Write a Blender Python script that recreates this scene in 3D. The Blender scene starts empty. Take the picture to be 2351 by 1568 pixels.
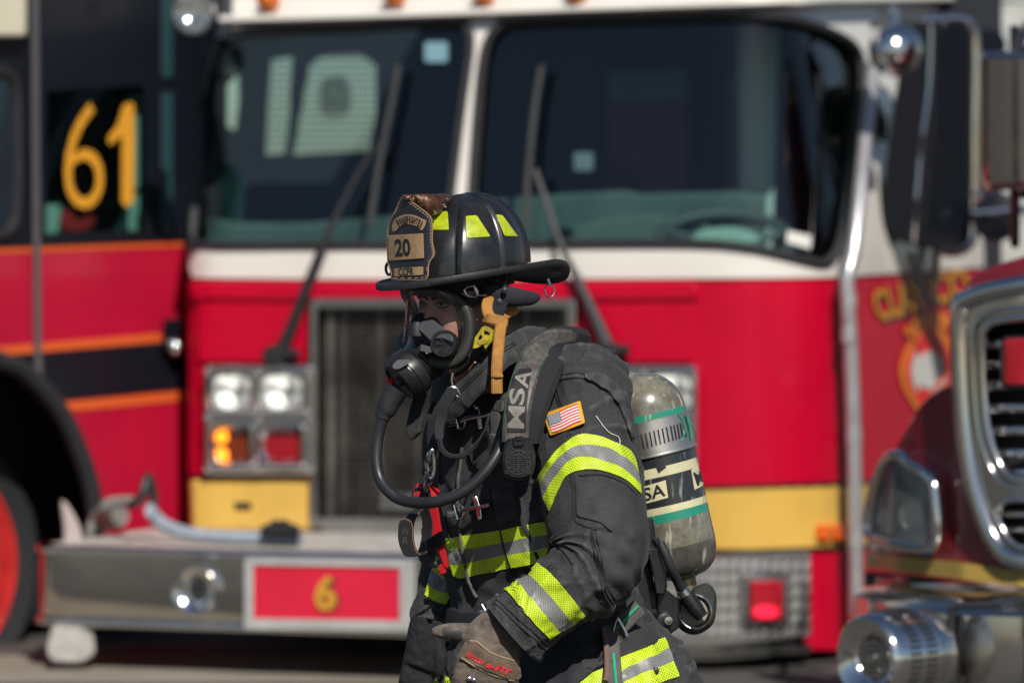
import bpy, bmesh, math, random
import numpy as np
from mathutils import Vector, Matrix, noise
from mathutils.geometry import delaunay_2d_cdt
from mathutils.bvhtree import BVHTree
random.seed(7)
R = math.radians
scene = bpy.context.scene

# ---------------------------------------------------------------- camera, sky, sun, exposure
CAM_H = 1.50                 # eye height of the photographer
IMG_W = 2351.0               # survey width used for sighting points
LENS = 150.0
FPX = IMG_W * LENS / 36.0    # focal length in sighting units
CX, HY = 1175.5, 573.0       # optical axis / horizon row
cam_d = bpy.data.cameras.new("camera")
cam_d.lens = LENS
cam_d.sensor_width = 36.0
cam_d.shift_y = -(784.0 - HY) / IMG_W
cam_d.clip_start = 0.1
cam_d.clip_end = 3000
cam_d.dof.use_dof = True
cam_d.dof.focus_distance = 8.36
cam_d.dof.aperture_fstop = 3.4
cam_d.dof.aperture_blades = 0
cam = bpy.data.objects.new("camera", cam_d)
scene.collection.objects.link(cam)
cam.location = (0, 0, CAM_H)
cam.rotation_euler = (R(90), 0, 0)
scene.camera = cam

SUN_AZ, SUN_EL = 14.0, 42.0  # to the right of straight behind the camera
wd = bpy.data.worlds.new("World")
scene.world = wd
wd.use_nodes = True
nt = wd.node_tree
bg = nt.nodes["Background"]
sky = nt.nodes.new("ShaderNodeTexSky")
sky.sky_type = 'NISHITA'
sky.sun_disc = False
sky.sun_elevation = R(SUN_EL)
sky.sun_rotation = R(180 - SUN_AZ)
sky.air_density = 1.0
sky.dust_density = 0.6
sky.ozone_density = 1.4
nt.links.new(sky.outputs[0], bg.inputs[0])
bg.inputs[1].default_value = 0.062
sun_d = bpy.data.lights.new("sun", 'SUN')
sun_d.energy = 4.8
sun_d.angle = R(0.53)
sun_d.color = (1.0, 0.95, 0.87)
sun = bpy.data.objects.new("sun", sun_d)
scene.collection.objects.link(sun)
_to = Vector((math.sin(R(SUN_AZ)) * math.cos(R(SUN_EL)), -math.cos(R(SUN_AZ)) * math.cos(R(SUN_EL)), math.sin(R(SUN_EL))))
sun.rotation_euler = _to.to_track_quat('Z', 'Y').to_euler()
sun.location = _to * 30
scene.view_settings.view_transform = 'Standard'
scene.view_settings.look = 'None'
scene.view_settings.exposure = 0.05
scene.view_settings.gamma = 1.0
scene.cycles.max_bounces = 10
scene.cycles.transparent_max_bounces = 24
scene.cycles.caustics_reflective = False
scene.cycles.caustics_refractive = False

# ---------------------------------------------------------------- sighting helpers
def P(x, y, D):
    return Vector(((x - CX) * D / FPX, D, CAM_H - (y - HY) * D / FPX))
D0 = 8.5
def W(x, y, d=0.0):
    return P(x, y, D0 + d)
PX = D0 / FPX                # metres per sighting unit at the firefighter

def smooth_path(pts, n=10, closed=False):
    """Catmull-Rom through tuples/vectors of any length."""
    pts = [tuple(p) for p in pts]
    N = len(pts)
    out = []
    rng = range(N) if closed else range(N - 1)
    for i in rng:
        if closed:
            p0, p1, p2, p3 = pts[(i - 1) % N], pts[i], pts[(i + 1) % N], pts[(i + 2) % N]
        else:
            p1, p2 = pts[i], pts[i + 1]
            p0 = pts[i - 1] if i > 0 else tuple(2 * a - b for a, b in zip(p1, p2))
            p3 = pts[i + 2] if i + 2 < N else tuple(2 * b - a for a, b in zip(p1, p2))
        for k in range(n):
            t = k / n
            out.append(tuple(0.5 * (2 * b + (c - a) * t + (2 * a - 5 * b + 4 * c - d) * t * t + (3 * b - a - 3 * c + d) * t ** 3)
                             for a, b, c, d in zip(p0, p1, p2, p3)))
    if not closed:
        out.append(pts[-1])
    return out

def round_poly(pts, r, n=5):
    """round the corners of a 2D polygon"""
    out = []
    N = len(pts)
    for i in range(N):
        p = Vector(pts[i][:2]); a = Vector(pts[i - 1][:2]); b = Vector(pts[(i + 1) % N][:2])
        rr = min(r, (a - p).length * .45, (b - p).length * .45)
        if rr < 1e-6:
            out.append(tuple(p)); continue
        s = p + (a - p).normalized() * rr
        e = p + (b - p).normalized() * rr
        for k in range(n + 1):
            t = k / n
            q = s * (1 - t) ** 2 + p * 2 * t * (1 - t) + e * t * t
            out.append((q.x, q.y))
    return out

def rect(x0, y0, x1, y1, r=0):
    p = [(x0, y0), (x1, y0), (x1, y1), (x0, y1)]
    return round_poly(p, r) if r else p

def circ(x, y, r, ry=None, n=32):
    ry = ry or r
    return [(x + r * math.cos(2 * math.pi * k / n), y + ry * math.sin(2 * math.pi * k / n)) for k in range(n)]

def densify(pts, step):
    out = []
    N = len(pts)
    for i in range(N):
        a = Vector(pts[i]); b = Vector(pts[(i + 1) % N])
        m = max(1, int(math.ceil((b - a).length / step)))
        for k in range(m):
            out.append(tuple(a.lerp(b, k / m)))
    return out

def inside(p, poly):
    x, y = p
    c = False
    j = len(poly) - 1
    for i in range(len(poly)):
        xi, yi = poly[i]; xj, yj = poly[j]
        if (yi > y) != (yj > y) and x < (xj - xi) * (y - yi) / (yj - yi + 1e-12) + xi:
            c = not c
        j = i
    return c

def signed_area(p):
    return 0.5 * sum(p[i][0] * p[(i + 1) % len(p)][1] - p[(i + 1) % len(p)][0] * p[i][1] for i in range(len(p)))

def inset(poly, b):
    s = 1 if signed_area(poly) > 0 else -1
    out = []
    N = len(poly)
    for i in range(N):
        a = Vector(poly[i - 1]); p = Vector(poly[i]); c = Vector(poly[(i + 1) % N])
        t1 = (p - a); t2 = (c - p)
        if t1.length < 1e-9: t1 = t2
        if t2.length < 1e-9: t2 = t1
        n1 = Vector((-t1.y, t1.x)).normalized(); n2 = Vector((-t2.y, t2.x)).normalized()
        n = n1 + n2
        n = n.normalized() if n.length > 1e-6 else n1
        k = 1.0 / max(0.5, n.dot(n1))
        q = p + n * (s * b * k)
        out.append((q.x, q.y))
    return out

def fill(outline, holes=(), step=20.0):
    """triangulate polygon with holes, with interior points every `step`"""
    loops = [list(outline)] + [list(h) for h in holes]
    V, E = [], []
    for lp in loops:
        s = len(V)
        V += lp
        E += [(s + i, s + (i + 1) % len(lp)) for i in range(len(lp))]
    xs = [p[0] for p in outline]; ys = [p[1] for p in outline]
    x = min(xs) + step * .5
    nb = len(V)
    while x < max(xs):
        y = min(ys) + step * .5
        while y < max(ys):
            q = (x, y)
            if inside(q, outline) and not any(inside(q, h) for h in holes):
                V.append(q)
            y += step
        x += step
    r = delaunay_2d_cdt([Vector(v) for v in V], E, [], 0, 1e-5)
    vv = [(v.x, v.y) for v in r[0]]
    tris = []
    for f in r[2]:
        c = (sum(vv[i][0] for i in f) / len(f), sum(vv[i][1] for i in f) / len(f))
        if inside(c, outline) and not any(inside(c, h) for h in holes):
            tris.append(list(f))
    return vv, tris

# ---------------------------------------------------------------- surfaces that sighted outlines are laid on
class PlanSurf:
    """vertical sheet standing on a plan polyline [(X,Y)...]; outside = right-hand side turned to the viewer"""
    def __init__(s, pts, sign=None):
        s.base = [Vector(p) for p in pts]
        s.cache = {}
    def poly(s, off):
        off = round(off, 5)
        if off in s.cache: return s.cache[off]
        out = []
        N = len(s.base)
        for i in range(N):
            a = s.base[max(0, i - 1)]; b = s.base[min(N - 1, i + 1)]
            t = (b - a).normalized()
            n = Vector((t.y, -t.x))       # right of travel: towards viewer when walking left to right
            out.append(s.base[i] + n * off)
        s.cache[off] = out
        return out
    def at(s, x, y, off=0.0):
        k = (x - CX) / FPX
        poly = s.poly(off)
        best = None
        N = len(poly)
        for i in range(N - 1):
            a, b = poly[i], poly[i + 1]
            # a + t(b-a) with X = k*Y
            da = a.x - k * a.y; db = b.x - k * b.y
            if abs(da - db) < 1e-12: continue
            t = da / (da - db)
            lo = -50 if i == 0 else -1e-6
            hi = 50 if i == N - 2 else 1 + 1e-6
            if lo <= t <= hi:
                Y = a.y + t * (b.y - a.y)
                if Y > 0.5 and (best is None or Y < best):
                    if -1e-6 <= t <= 1 + 1e-6 or best is None:
                        best = Y
        if best is None: best = poly[0].y
        return P(x, y, best)

class PlaneSurf:
    """plane through the sighted point (x,y) at distance D; yaw turns it, tilt leans it"""
    def __init__(s, x, y, D, yaw=0.0, tilt=0.0):
        s.o = P(x, y, D)
        n = Vector((0, -1, 0))
        n = Matrix.Rotation(R(yaw), 3, 'Z') @ (Matrix.Rotation(R(tilt), 3, 'X') @ n)
        s.n = n
        s.c = Vector((0, 0, CAM_H))
    def at(s, x, y, off=0.0):
        d = P(x, y, 1.0) - s.c
        o = s.o + s.n * off
        t = (o - s.c).dot(s.n) / d.dot(s.n)
        return s.c + d * t

class MeshSurf:
    def __init__(s, mbs):
        V, Fc = [], []
        for m in mbs:
            b = len(V)
            V += [Vector(v) for v in m.v]
            Fc += [[b + i for i in f] for f in m.f]
        s.t = BVHTree.FromPolygons(V, Fc)
        s.c = Vector((0, 0, CAM_H))
        s.last = 8.4
    def at(s, x, y, off=0.0):
        d = (P(x, y, 1.0) - s.c).normalized()
        loc, n, i, dist = s.t.ray_cast(s.c, d)
        if loc is None:
            q = P(x, y, s.last)
            loc, n, i, dist = s.t.find_nearest(q)
            if n.dot(d) > 0: n = -n
            return loc + n * off
        s.last = loc.y
        if n.dot(d) > 0: n = -n
        return loc + n * off

# ---------------------------------------------------------------- mesh builder
class MB:
    def __init__(s):
        s.v, s.f, s.m, s.uv = [], [], [], []
    def add(s, v, f, mat=0, uv=None):
        b = len(s.v)
        s.v += [tuple(p) for p in v]
        s.f += [[b + i for i in q] for q in f]
        s.m += [mat] * len(f)
        s.uv += list(uv) if uv else [(0.0, 0.0)] * len(v)
        return b
    def grid(s, rows, closed_u=False, closed_v=False, cap0=False, cap1=False, mat=0, uvs=(1, 1)):
        nr, nc = len(rows), len(rows[0])
        v = [p for r in rows for p in r]
        f = []
        for i in range(nr if closed_v else nr - 1):
            for j in range(nc if closed_u else nc - 1):
                a = i * nc + j; b = i * nc + (j + 1) % nc
                c = ((i + 1) % nr) * nc + (j + 1) % nc; d = ((i + 1) % nr) * nc + j
                f.append([a, b, c, d])
        if cap0: f.append(list(range(nc))[::-1])
        if cap1: f.append([(nr - 1) * nc + j for j in range(nc)])
        uv = [(uvs[0] * j / nc, uvs[1] * i / nr) for i in range(nr) for j in range(nc)]
        return s.add(v, f, mat, uv)
    def box(s, c, size, rot=None, mat=0, bev=0.0):
        bm = bmesh.new()
        bmesh.ops.create_cube(bm, size=1)
        for v in bm.verts: v.co = Vector((v.co.x * size[0], v.co.y * size[1], v.co.z * size[2]))
        if bev: bmesh.ops.bevel(bm, geom=list(bm.edges), offset=bev, segments=3, profile=.5, affect='EDGES')
        s.bm(bm, Matrix.Translation(Vector(c)) @ (rot.to_4x4() if rot else Matrix.Identity(4)), mat)
    def bm(s, bm, M=None, mat=0):
        bm.verts.index_update()
        v = [(M @ q.co if M else q.co) for q in bm.verts]
        s.add(v, [[q.index for q in f.verts] for f in bm.faces], mat)
        bm.free()
    def tube(s, path, r, n=10, mat=0, closed=False, caps=True, flat=1.0, side=None):
        """tube along 3D points; r number or list; flat squashes it along the second axis"""
        path = [Vector(p) for p in path]
        N = len(path)
        rows = []
        ref = None
        for i in range(N):
            if closed: t = path[(i + 1) % N] - path[i - 1]
            else: t = path[min(N - 1, i + 1)] - path[max(0, i - 1)]
            t.normalize()
            if ref is None:
                ref = Vector(side[i] if isinstance(side, list) else side) if side is not None else (Vector((0, 0, 1)) if abs(t.z) < .9 else Vector((1, 0, 0)))
            elif side is not None:
                ref = Vector(side[i]) if isinstance(side, list) else Vector(side)
            a = (ref - t * ref.dot(t))
            a = a.normalized() if a.length > 1e-6 else t.orthogonal().normalized()
            if side is None: ref = a
            b = t.cross(a)
            rr = r[i] if isinstance(r, (list, tuple)) else r
            rows.append([path[i] + a * (rr * math.cos(2 * math.pi * k / n)) + b * (rr * flat * math.sin(2 * math.pi * k / n)) for k in range(n)])
        s.grid(rows, closed_u=True, closed_v=closed, cap0=caps and not closed, cap1=caps and not closed, mat=mat)
    def ribbon(s, path, widths, wdirs, thick, mat=0, n_w=4):
        """flat strap along 3D path: width vector per point, rounded a little in section"""
        path = [Vector(p) for p in path]
        N = len(path)
        rows = []
        for i in range(N):
            t = (path[min(N - 1, i + 1)] - path[max(0, i - 1)]).normalized()
            w = Vector(wdirs[i] if isinstance(wdirs, list) else wdirs)
            w = (w - t * w.dot(t)).normalized()
            nrm = t.cross(w).normalized()
            ww = widths[i] if isinstance(widths, (list, tuple)) else widths
            hw = ww / 2
            e = min(thick * .5, hw * .5)
            sec = [(-hw + e, thick / 2), (0, thick / 2 * 1.15), (hw - e, thick / 2), (hw, 0), (hw - e, -thick / 2), (0, -thick / 2), (-hw + e, -thick / 2), (-hw, 0)]
            rows.append([path[i] + w * a + nrm * b for a, b in sec])
        s.grid(rows, closed_u=True, cap0=True, cap1=True, mat=mat)
    def lathe(s, o, axis, prof, n=40, mat=0, up=None, mats=None, sx=1.0):
        """prof: [(dist along axis, radius)]"""
        o = Vector(o); ax = Vector(axis).normalized()
        u = Vector(up) if up is not None else (Vector((0, 0, 1)) if abs(ax.z) < .9 else Vector((0, -1, 0)))
        u = (u - ax * u.dot(ax)).normalized()
        w = ax.cross(u)
        rows = [[o + ax * h + u * (r * math.cos(2 * math.pi * k / n)) + w * (sx * r * math.sin(2 * math.pi * k / n)) for k in range(n)] for h, r in prof]
        fs = len(s.f)
        s.grid(rows, closed_u=True, cap0=prof[0][1] > 1e-4, cap1=prof[-1][1] > 1e-4, mat=mat, uvs=(1, 1))
        if mats:
            for i in range(len(prof) - 1):
                for j in range(n): s.m[fs + i * n + j] = mats[i]
    def sheet(s, S, outline, off=0.0, thick=0.004, holes=(), step=20.0, bev=0.0, bevh=None, mat=0, dens=True, dispf=None):
        """raised sheet with the sighted outline, lying on surface S: top at off+thick, skirt down to off"""
        ol = densify(outline, step) if dens else list(outline)
        hs = [densify(h, step) if dens else list(h) for h in holes]
        top = inset(ol, bev) if bev else ol
        if bevh is None: bevh = min(thick * .6, bev * 0.0012) if bev else 0
        vv, tris = fill(top, hs, step)
        D = dispf or (lambda x, y: 0.0)
        v = [S.at(x, y, off + thick + D(x, y)) for x, y in vv]
        b = s.add(v, tris, mat, [(x / 100, y / 100) for x, y in vv])
        # orient to the viewer
        for k in range(len(tris)):
            f = s.f[len(s.f) - len(tris) + k]
            p0, p1, p2 = (Vector(s.v[i]) for i in f[:3])
            if (p1 - p0).cross(p2 - p0).dot(p0 - Vector((0, 0, CAM_H))) > 0: f.reverse()
        def skirt(rows2d):
            n = len(rows2d[0][0])
            rows = [[S.at(x, y, o + (D(x, y) if i == 0 else 0)) for x, y in lp] for i, (lp, o) in enumerate(rows2d)]
            b = len(s.v)
            s.grid(rows, closed_u=True, mat=mat)
            k = b
            for lp, o in rows2d:
                for x, y in lp:
                    s.uv[k] = (x / 100, y / 100); k += 1
        if bev:
            skirt([(top, off + thick), (inset(ol, bev * .3), off + thick - bevh * .35), (ol, off + thick - bevh), (ol, off)])
        elif thick > 0:
            skirt([(ol, off + thick), (ol, off)])
        for h in hs:
            if thick > 0: skirt([(h, off + thick), (h, off)])
    def band(s, S, path, width, off=0.0, thick=0.003, step=15.0, mat=0, bev=0.0, n=6, smooth=True):
        """strip of given sighted width along a sighted path on S"""
        pts = smooth_path(path, n) if smooth else path
        L, Rr = [], []
        for i, p in enumerate(pts):
            a = Vector(pts[max(0, i - 1)][:2]); b = Vector(pts[min(len(pts) - 1, i + 1)][:2])
            t = (b - a).normalized()
            nn = Vector((-t.y, t.x))
            w = width if not isinstance(width, (list, tuple)) else width[0] + (width[1] - width[0]) * i / (len(pts) - 1)
            q = Vector(p[:2])
            L.append(tuple(q + nn * w / 2)); Rr.append(tuple(q - nn * w / 2))
        s.sheet(S, L + Rr[::-1], off, thick, step=step, mat=mat, bev=bev)
    def strip(s, S, top, bot, off=0.0, thick=0.002, nu=60, nv=6, mat=0):
        """sheet between two sighted curves, as a clean grid"""
        def resample(path, n):
            pts = [Vector(p[:2]) for p in smooth_path(path, 8)]
            d = [0]
            for i in range(1, len(pts)): d.append(d[-1] + (pts[i] - pts[i - 1]).length)
            out = []
            j = 0
            for k in range(n + 1):
                t = d[-1] * k / n
                while j < len(d) - 2 and d[j + 1] < t: j += 1
                f = (t - d[j]) / max(1e-9, d[j + 1] - d[j])
                out.append(pts[j].lerp(pts[j + 1], f))
            return out, d[-1]
        A, la = resample(top, nu); B, lb = resample(bot, nu)
        rows, uv = [], []
        for i in range(nv + 1):
            row = []
            for j in range(nu + 1):
                q = A[j].lerp(B[j], i / nv)
                row.append(S.at(q.x, q.y, off + thick))
                uv.append((j / nu * la / 100, i / nv * (A[nu // 2] - B[nu // 2]).length / 100))
            rows.append(row)
        b = s.grid(rows, mat=mat)
        s.uv[b:] = uv
        # skirt
        loop = [A[j] for j in range(nu + 1)] + [A[nu].lerp(B[nu], i / nv) for i in range(1, nv + 1)] + [B[j] for j in range(nu - 1, -1, -1)] + [A[0].lerp(B[0], i / nv) for i in range(nv - 1, 0, -1)]
        s.grid([[S.at(q.x, q.y, off + thick) for q in loop], [S.at(q.x, q.y, off) for q in loop]], closed_u=True, mat=mat)
    def text(s, S, txt, x, y, w, h, rot=0.0, off=0.003, thick=0.0, mat=0, bold=0.0, arc=0.0, shear=0.0, step=None):
        """flat lettering of sighted size w x h centred on x,y"""
        cu = bpy.data.curves.new("t", 'FONT')
        cu.body = txt; cu.offset = bold; cu.resolution_u = 4; cu.fill_mode = 'BOTH' if False else 'FRONT'
        ob = bpy.data.objects.new("t", cu)
        me = ob.to_mesh()
        bm = bmesh.new(); bm.from_mesh(me)
        ob.to_mesh_clear()
        bpy.data.objects.remove(ob); bpy.data.curves.remove(cu)
        bmesh.ops.triangulate(bm, faces=bm.faces)
        if step:
            xs = [v.co.x for v in bm.verts]
            kk = w / (max(xs) - min(xs))
            for _ in range(3):
                es = [e for e in bm.edges if e.calc_length() * kk > step]
                if not es: break
                bmesh.ops.subdivide_edges(bm, edges=es, cuts=1)
                bmesh.ops.triangulate(bm, faces=bm.faces)
        xs = [v.co.x for v in bm.verts]; ys = [v.co.y for v in bm.verts]
        x0, x1, y0, y1 = min(xs), max(xs), min(ys), max(ys)
        ca, sa = math.cos(R(rot)), math.sin(R(rot))
        def mp(co):
            u = ((co.x - x0) / (x1 - x0) - .5) * w
            v = -((co.y - y0) / (y1 - y0) - .5) * h
            u += shear * v
            if arc: v -= arc * (1 - (2 * u / w) ** 2) - arc
            return (x + u * ca - v * sa, y + u * sa + v * ca)
        bm.verts.index_update()
        p2 = [mp(v.co) for v in bm.verts]
        fs = [[q.index for q in f.verts][::-1] for f in bm.faces]
        s.add([S.at(a, b, off + thick) for a, b in p2], fs, mat, [(a / 100, b / 100) for a, b in p2])
        if thick:
            for e in bm.edges:
                if len(e.link_faces) == 1:
                    i, j = e.verts[0].index, e.verts[1].index
                    s.add([S.at(*p2[i], off + thick), S.at(*p2[j], off + thick), S.at(*p2[j], off), S.at(*p2[i], off)], [[0, 1, 2, 3]], mat)
        bm.free()

WL = {}
def mk(name, mb, mats, parent=None, label=None, ang=40, cat=None, group=None, kind=None):
    me = bpy.data.meshes.new(name)
    off = WL.get(parent.name, Vector()) if parent else Vector()
    me.from_pydata([tuple(Vector(p) - off) for p in mb.v], [], mb.f)
    if not isinstance(mats, (list, tuple)): mats = [mats]
    for m in mats: me.materials.append(m)
    me.polygons.foreach_set("material_index", [min(i, len(mats) - 1) for i in mb.m])
    me.polygons.foreach_set("use_smooth", [True] * len(mb.f))
    uvl = me.uv_layers.new(name="UVMap")
    idx = np.zeros(len(me.loops), dtype=np.int32)
    me.loops.foreach_get("vertex_index", idx)
    arr = np.array(mb.uv, dtype=np.float32)[idx]
    uvl.data.foreach_set("uv", arr.ravel())
    me.validate()
    me.set_sharp_from_angle(angle=R(ang))
    o = bpy.data.objects.new(name, me)
    scene.collection.objects.link(o)
    if parent: o.parent = parent
    WL[o.name] = off.copy()
    if label: o["label"] = label
    if cat: o["category"] = cat
    if group: o["group"] = group
    if kind: o["kind"] = kind
    return o

def thing(name, loc, label, cat, group=None):
    o = bpy.data.objects.new(name, None)
    o.empty_display_size = .1
    scene.collection.objects.link(o)
    o.location = loc
    o["label"] = label; o["category"] = cat
    if group: o["group"] = group
    WL[o.name] = Vector(loc)
    return o

# ---------------------------------------------------------------- materials
def M(name, col, rough=.5, metal=0.0, var=0.0, vscale=6.0, bump=0.0, bscale=150.0, coat=0.0, spec=.5, emit=None, estr=0.0,
      col2=None, thr=None, uvdots=None, wear=None, speck=None, weave=None, rvar=0.0, stretch=(1, 1, 1), sheen=0.0, coatr=0.05, scratches=None, dust=None):
    m = bpy.data.materials.new(name)
    m.use_nodes = True
    t = m.node_tree
    b = t.nodes["Principled BSDF"]
    b.inputs["Base Color"].default_value = (*col, 1)
    b.inputs["Roughness"].default_value = rough
    b.inputs["Metallic"].default_value = metal
    b.inputs["Specular IOR Level"].default_value = spec
    b.inputs["Coat Weight"].default_value = coat
    b.inputs["Coat Roughness"].default_value = coatr
    if sheen: b.inputs["Sheen Weight"].default_value = sheen; b.inputs["Sheen Roughness"].default_value = .4
    if emit:
        b.inputs["Emission Color"].default_value = (*emit, 1)
        b.inputs["Emission Strength"].default_value = estr
    tc = t.nodes.new("ShaderNodeTexCoord")
    mp = t.nodes.new("ShaderNodeMapping")
    mp.inputs["Scale"].default_value = stretch
    t.links.new(tc.outputs["Object"], mp.inputs[0])
    colout = None
    def mixc(fac, a, bcol, blend='MIX'):
        n = t.nodes.new("ShaderNodeMix"); n.data_type = 'RGBA'; n.blend_type = blend
        if hasattr(fac, 'links'): t.links.new(fac, n.inputs[0])
        else: n.inputs[0].default_value = fac
        if hasattr(a, 'links'): t.links.new(a, n.inputs[6])
        else: n.inputs[6].default_value = (*a, 1)
        if hasattr(bcol, 'links'): t.links.new(bcol, n.inputs[7])
        else: n.inputs[7].default_value = (*bcol, 1)
        return n.outputs[2]
    def ramp(src, lo, hi):
        n = t.nodes.new("ShaderNodeMapRange"); n.inputs[1].default_value = lo; n.inputs[2].default_value = hi
        t.links.new(src, n.inputs[0]); return n.outputs[0]
    def noi(scale, detail=5, rough_=.6, src=None):
        n = t.nodes.new("ShaderNodeTexNoise"); n.inputs["Scale"].default_value = scale; n.inputs["Detail"].default_value = detail
        n.inputs["Roughness"].default_value = rough_
        t.links.new(src or mp.outputs[0], n.inputs["Vector"]); return n.outputs["Fac"]
    cur = tuple(col)
    if var or col2:
        nf = noi(vscale)
        c2 = col2 or tuple(max(0, c * (1 - var)) for c in col)
        lo, hi = thr if thr else (.38, .66)
        cur = mixc(ramp(nf, lo, hi), cur, c2)
    if dust:          # dust = (colour, amount, scale)
        nf = noi(dust[2], 8, .7)
        cur = mixc(ramp(nf, .52 - .2 * dust[1], .52 + .34), cur, dust[0])
    if scratches:     # (colour, scale)
        w = t.nodes.new("ShaderNodeMapping"); w.inputs["Scale"].default_value = (scratches[1] * 6, scratches[1] * 6, scratches[1])
        w.inputs["Rotation"].default_value = (.3, .5, .2)
        t.links.new(tc.outputs["Object"], w.inputs[0])
        n1 = noi(1.0, 3, .5, w.outputs[0])
        cur = mixc(ramp(n1, .60, .70), cur, scratches[0])
    height = None
    if uvdots:        # perforated tape: dark pin holes on a staggered lattice
        uvn = t.nodes.new("ShaderNodeMapping"); uvn.inputs["Scale"].default_value = (uvdots[0], uvdots[0], 1)
        uvn.inputs["Rotation"].default_value = (0, 0, R(45))
        t.links.new(tc.outputs["UV"], uvn.inputs[0])
        vo = t.nodes.new("ShaderNodeTexVoronoi"); vo.inputs["Randomness"].default_value = 0.0; vo.inputs["Scale"].default_value = 1.0
        vo.voronoi_dimensions = '2D'
        t.links.new(uvn.outputs[0], vo.inputs["Vector"])
        cur = mixc(ramp(vo.outputs["Distance"], uvdots[1], uvdots[1] + .12), uvdots[2], cur)
    if speck:         # yarn-sized mottling
        nf = noi(speck[1], 2, .5)
        cur = mixc(ramp(nf, .42, .62), cur, speck[0])
    if wear:          # rubbed, paler ridges and seams
        ge = t.nodes.new("ShaderNodeNewGeometry")
        cur = mixc(ramp(ge.outputs["Pointiness"], wear[1], wear[2]), cur, wear[0])
    if hasattr(cur, 'links'): t.links.new(cur, b.inputs["Base Color"])
    if rvar:
        nf = noi(vscale * 1.7)
        n = t.nodes.new("ShaderNodeMapRange"); n.inputs[1].default_value = .3; n.inputs[2].default_value = .7
        n.inputs[3].default_value = max(.02, rough - rvar); n.inputs[4].default_value = min(1, rough + rvar)
        t.links.new(nf, n.inputs[0]); t.links.new(n.outputs[0], b.inputs["Roughness"])
    if bump or weave:
        bp = t.nodes.new("ShaderNodeBump"); bp.inputs["Distance"].default_value = .002
        if weave:
            wv = t.nodes.new("ShaderNodeTexWave"); wv.inputs["Scale"].default_value = weave; wv.inputs["Distortion"].default_value = 1.5
            wv.inputs["Detail"].default_value = 2; wv.bands_direction = 'DIAGONAL'
            t.links.new(tc.outputs["Object"], wv.inputs["Vector"])
            nn = noi(bscale)
            ad = t.nodes.new("ShaderNodeMath"); ad.operation = 'MULTIPLY_ADD'; ad.inputs[1].default_value = .5
            t.links.new(wv.outputs["Fac"], ad.inputs[0]); t.links.new(nn, ad.inputs[2])
            t.links.new(ad.outputs[0], bp.inputs["Height"])
        else:
            t.links.new(noi(bscale), bp.inputs["Height"])
        bp.inputs["Strength"].default_value = bump or .3
        t.links.new(bp.outputs[0], b.inputs["Normal"])
    return m

def glass_mat(name, tint, refl=1.0, rough=0.0, frost=0.0, ior=1.5):
    """thin pane: tinted see-through plus a mirror reflection by Fresnel"""
    m = bpy.data.materials.new(name); m.use_nodes = True
    t = m.node_tree
    t.nodes.remove(t.nodes["Principled BSDF"])
    out = t.nodes["Material Output"]
    tr = t.nodes.new("ShaderNodeBsdfTransparent"); tr.inputs[0].default_value = (*tint, 1)
    gl = t.nodes.new("ShaderNodeBsdfGlossy"); gl.inputs["Roughness"].default_value = rough; gl.inputs[0].default_value = (refl, refl, refl, 1)
    ge = t.nodes.new("ShaderNodeNewGeometry")
    dt = t.nodes.new("ShaderNodeVectorMath"); dt.operation = 'DOT_PRODUCT'
    t.links.new(ge.outputs["Incoming"], dt.inputs[0]); t.links.new(ge.outputs["Normal"], dt.inputs[1])
    f0 = ((ior - 1) / (ior + 1)) ** 2
    def mth(op, a, b):
        n = t.nodes.new("ShaderNodeMath"); n.operation = op
        for i, q in enumerate((a, b)):
            if hasattr(q, 'links'): t.links.new(q, n.inputs[i])
            elif q is not None: n.inputs[i].default_value = q
        return n.outputs[0]
    cosv = mth('ABSOLUTE', dt.outputs["Value"], None)
    sch = mth('POWER', mth('SUBTRACT', 1.0, cosv), 5.0)
    frv = mth('MULTIPLY_ADD', sch, 1 - f0)
    frv.node.inputs[2].default_value = f0
    mx = t.nodes.new("ShaderNodeMixShader")
    t.links.new(frv, mx.inputs[0]); t.links.new(tr.outputs[0], mx.inputs[1]); t.links.new(gl.outputs[0], mx.inputs[2])
    if frost:          # fluted or scuffed pane: part of the light is scattered
        df = t.nodes.new("ShaderNodeBsdfDiffuse"); df.inputs[0].default_value = (.82, .83, .80, 1)
        m2 = t.nodes.new("ShaderNodeMixShader"); m2.inputs[0].default_value = frost
        t.links.new(mx.outputs[0], m2.inputs[1]); t.links.new(df.outputs[0], m2.inputs[2])
        t.links.new(m2.outputs[0], out.inputs[0])
        return m
    t.links.new(mx.outputs[0], out.inputs[0])
    return m

RED = M("fire_red_paint", (.50, .0012, .024), .38, var=.10, vscale=2, coat=.2, coatr=.05, spec=.2)
RED61 = M("deep_red_paint", (.42, .006, .032), .4, var=.12, vscale=3, coat=.35, coatr=.08, spec=.3)
MAROON = M("maroon_paint", (.19, .006, .020), .35, var=.1, vscale=3, coat=1, coatr=.05)
WHITE = M("white_paint", (.74, .71, .66), .35, var=.05, vscale=3, coat=.6)
YEL = M("yellow_band_paint", (.70, .43, .085), .4, var=.12, vscale=4, coat=.5)
GOLD = M("gold_vinyl", (.62, .30, .035), .45, var=.15, vscale=30)
ORANGE = M("orange_vinyl", (.64, .10, .02), .5)
BLACKP = M("black_paint", (.006, .008, .013), .35, coat=.12, spec=.3)
RUB = M("black_rubber", (.016, .017, .02), .65, var=.3, vscale=12, bump=.2, bscale=80)
TYRE = M("tyre_rubber", (.014, .015, .018), .8, var=.3, vscale=10, bump=.4, bscale=40)
CHROME = M("chrome", (.78, .77, .76), .09, 1.0, rvar=.05, vscale=9)
DCHROME = M("dull_chrome", (.50, .49, .47), .22, 1.0, rvar=.08, vscale=7, var=.15)
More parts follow.
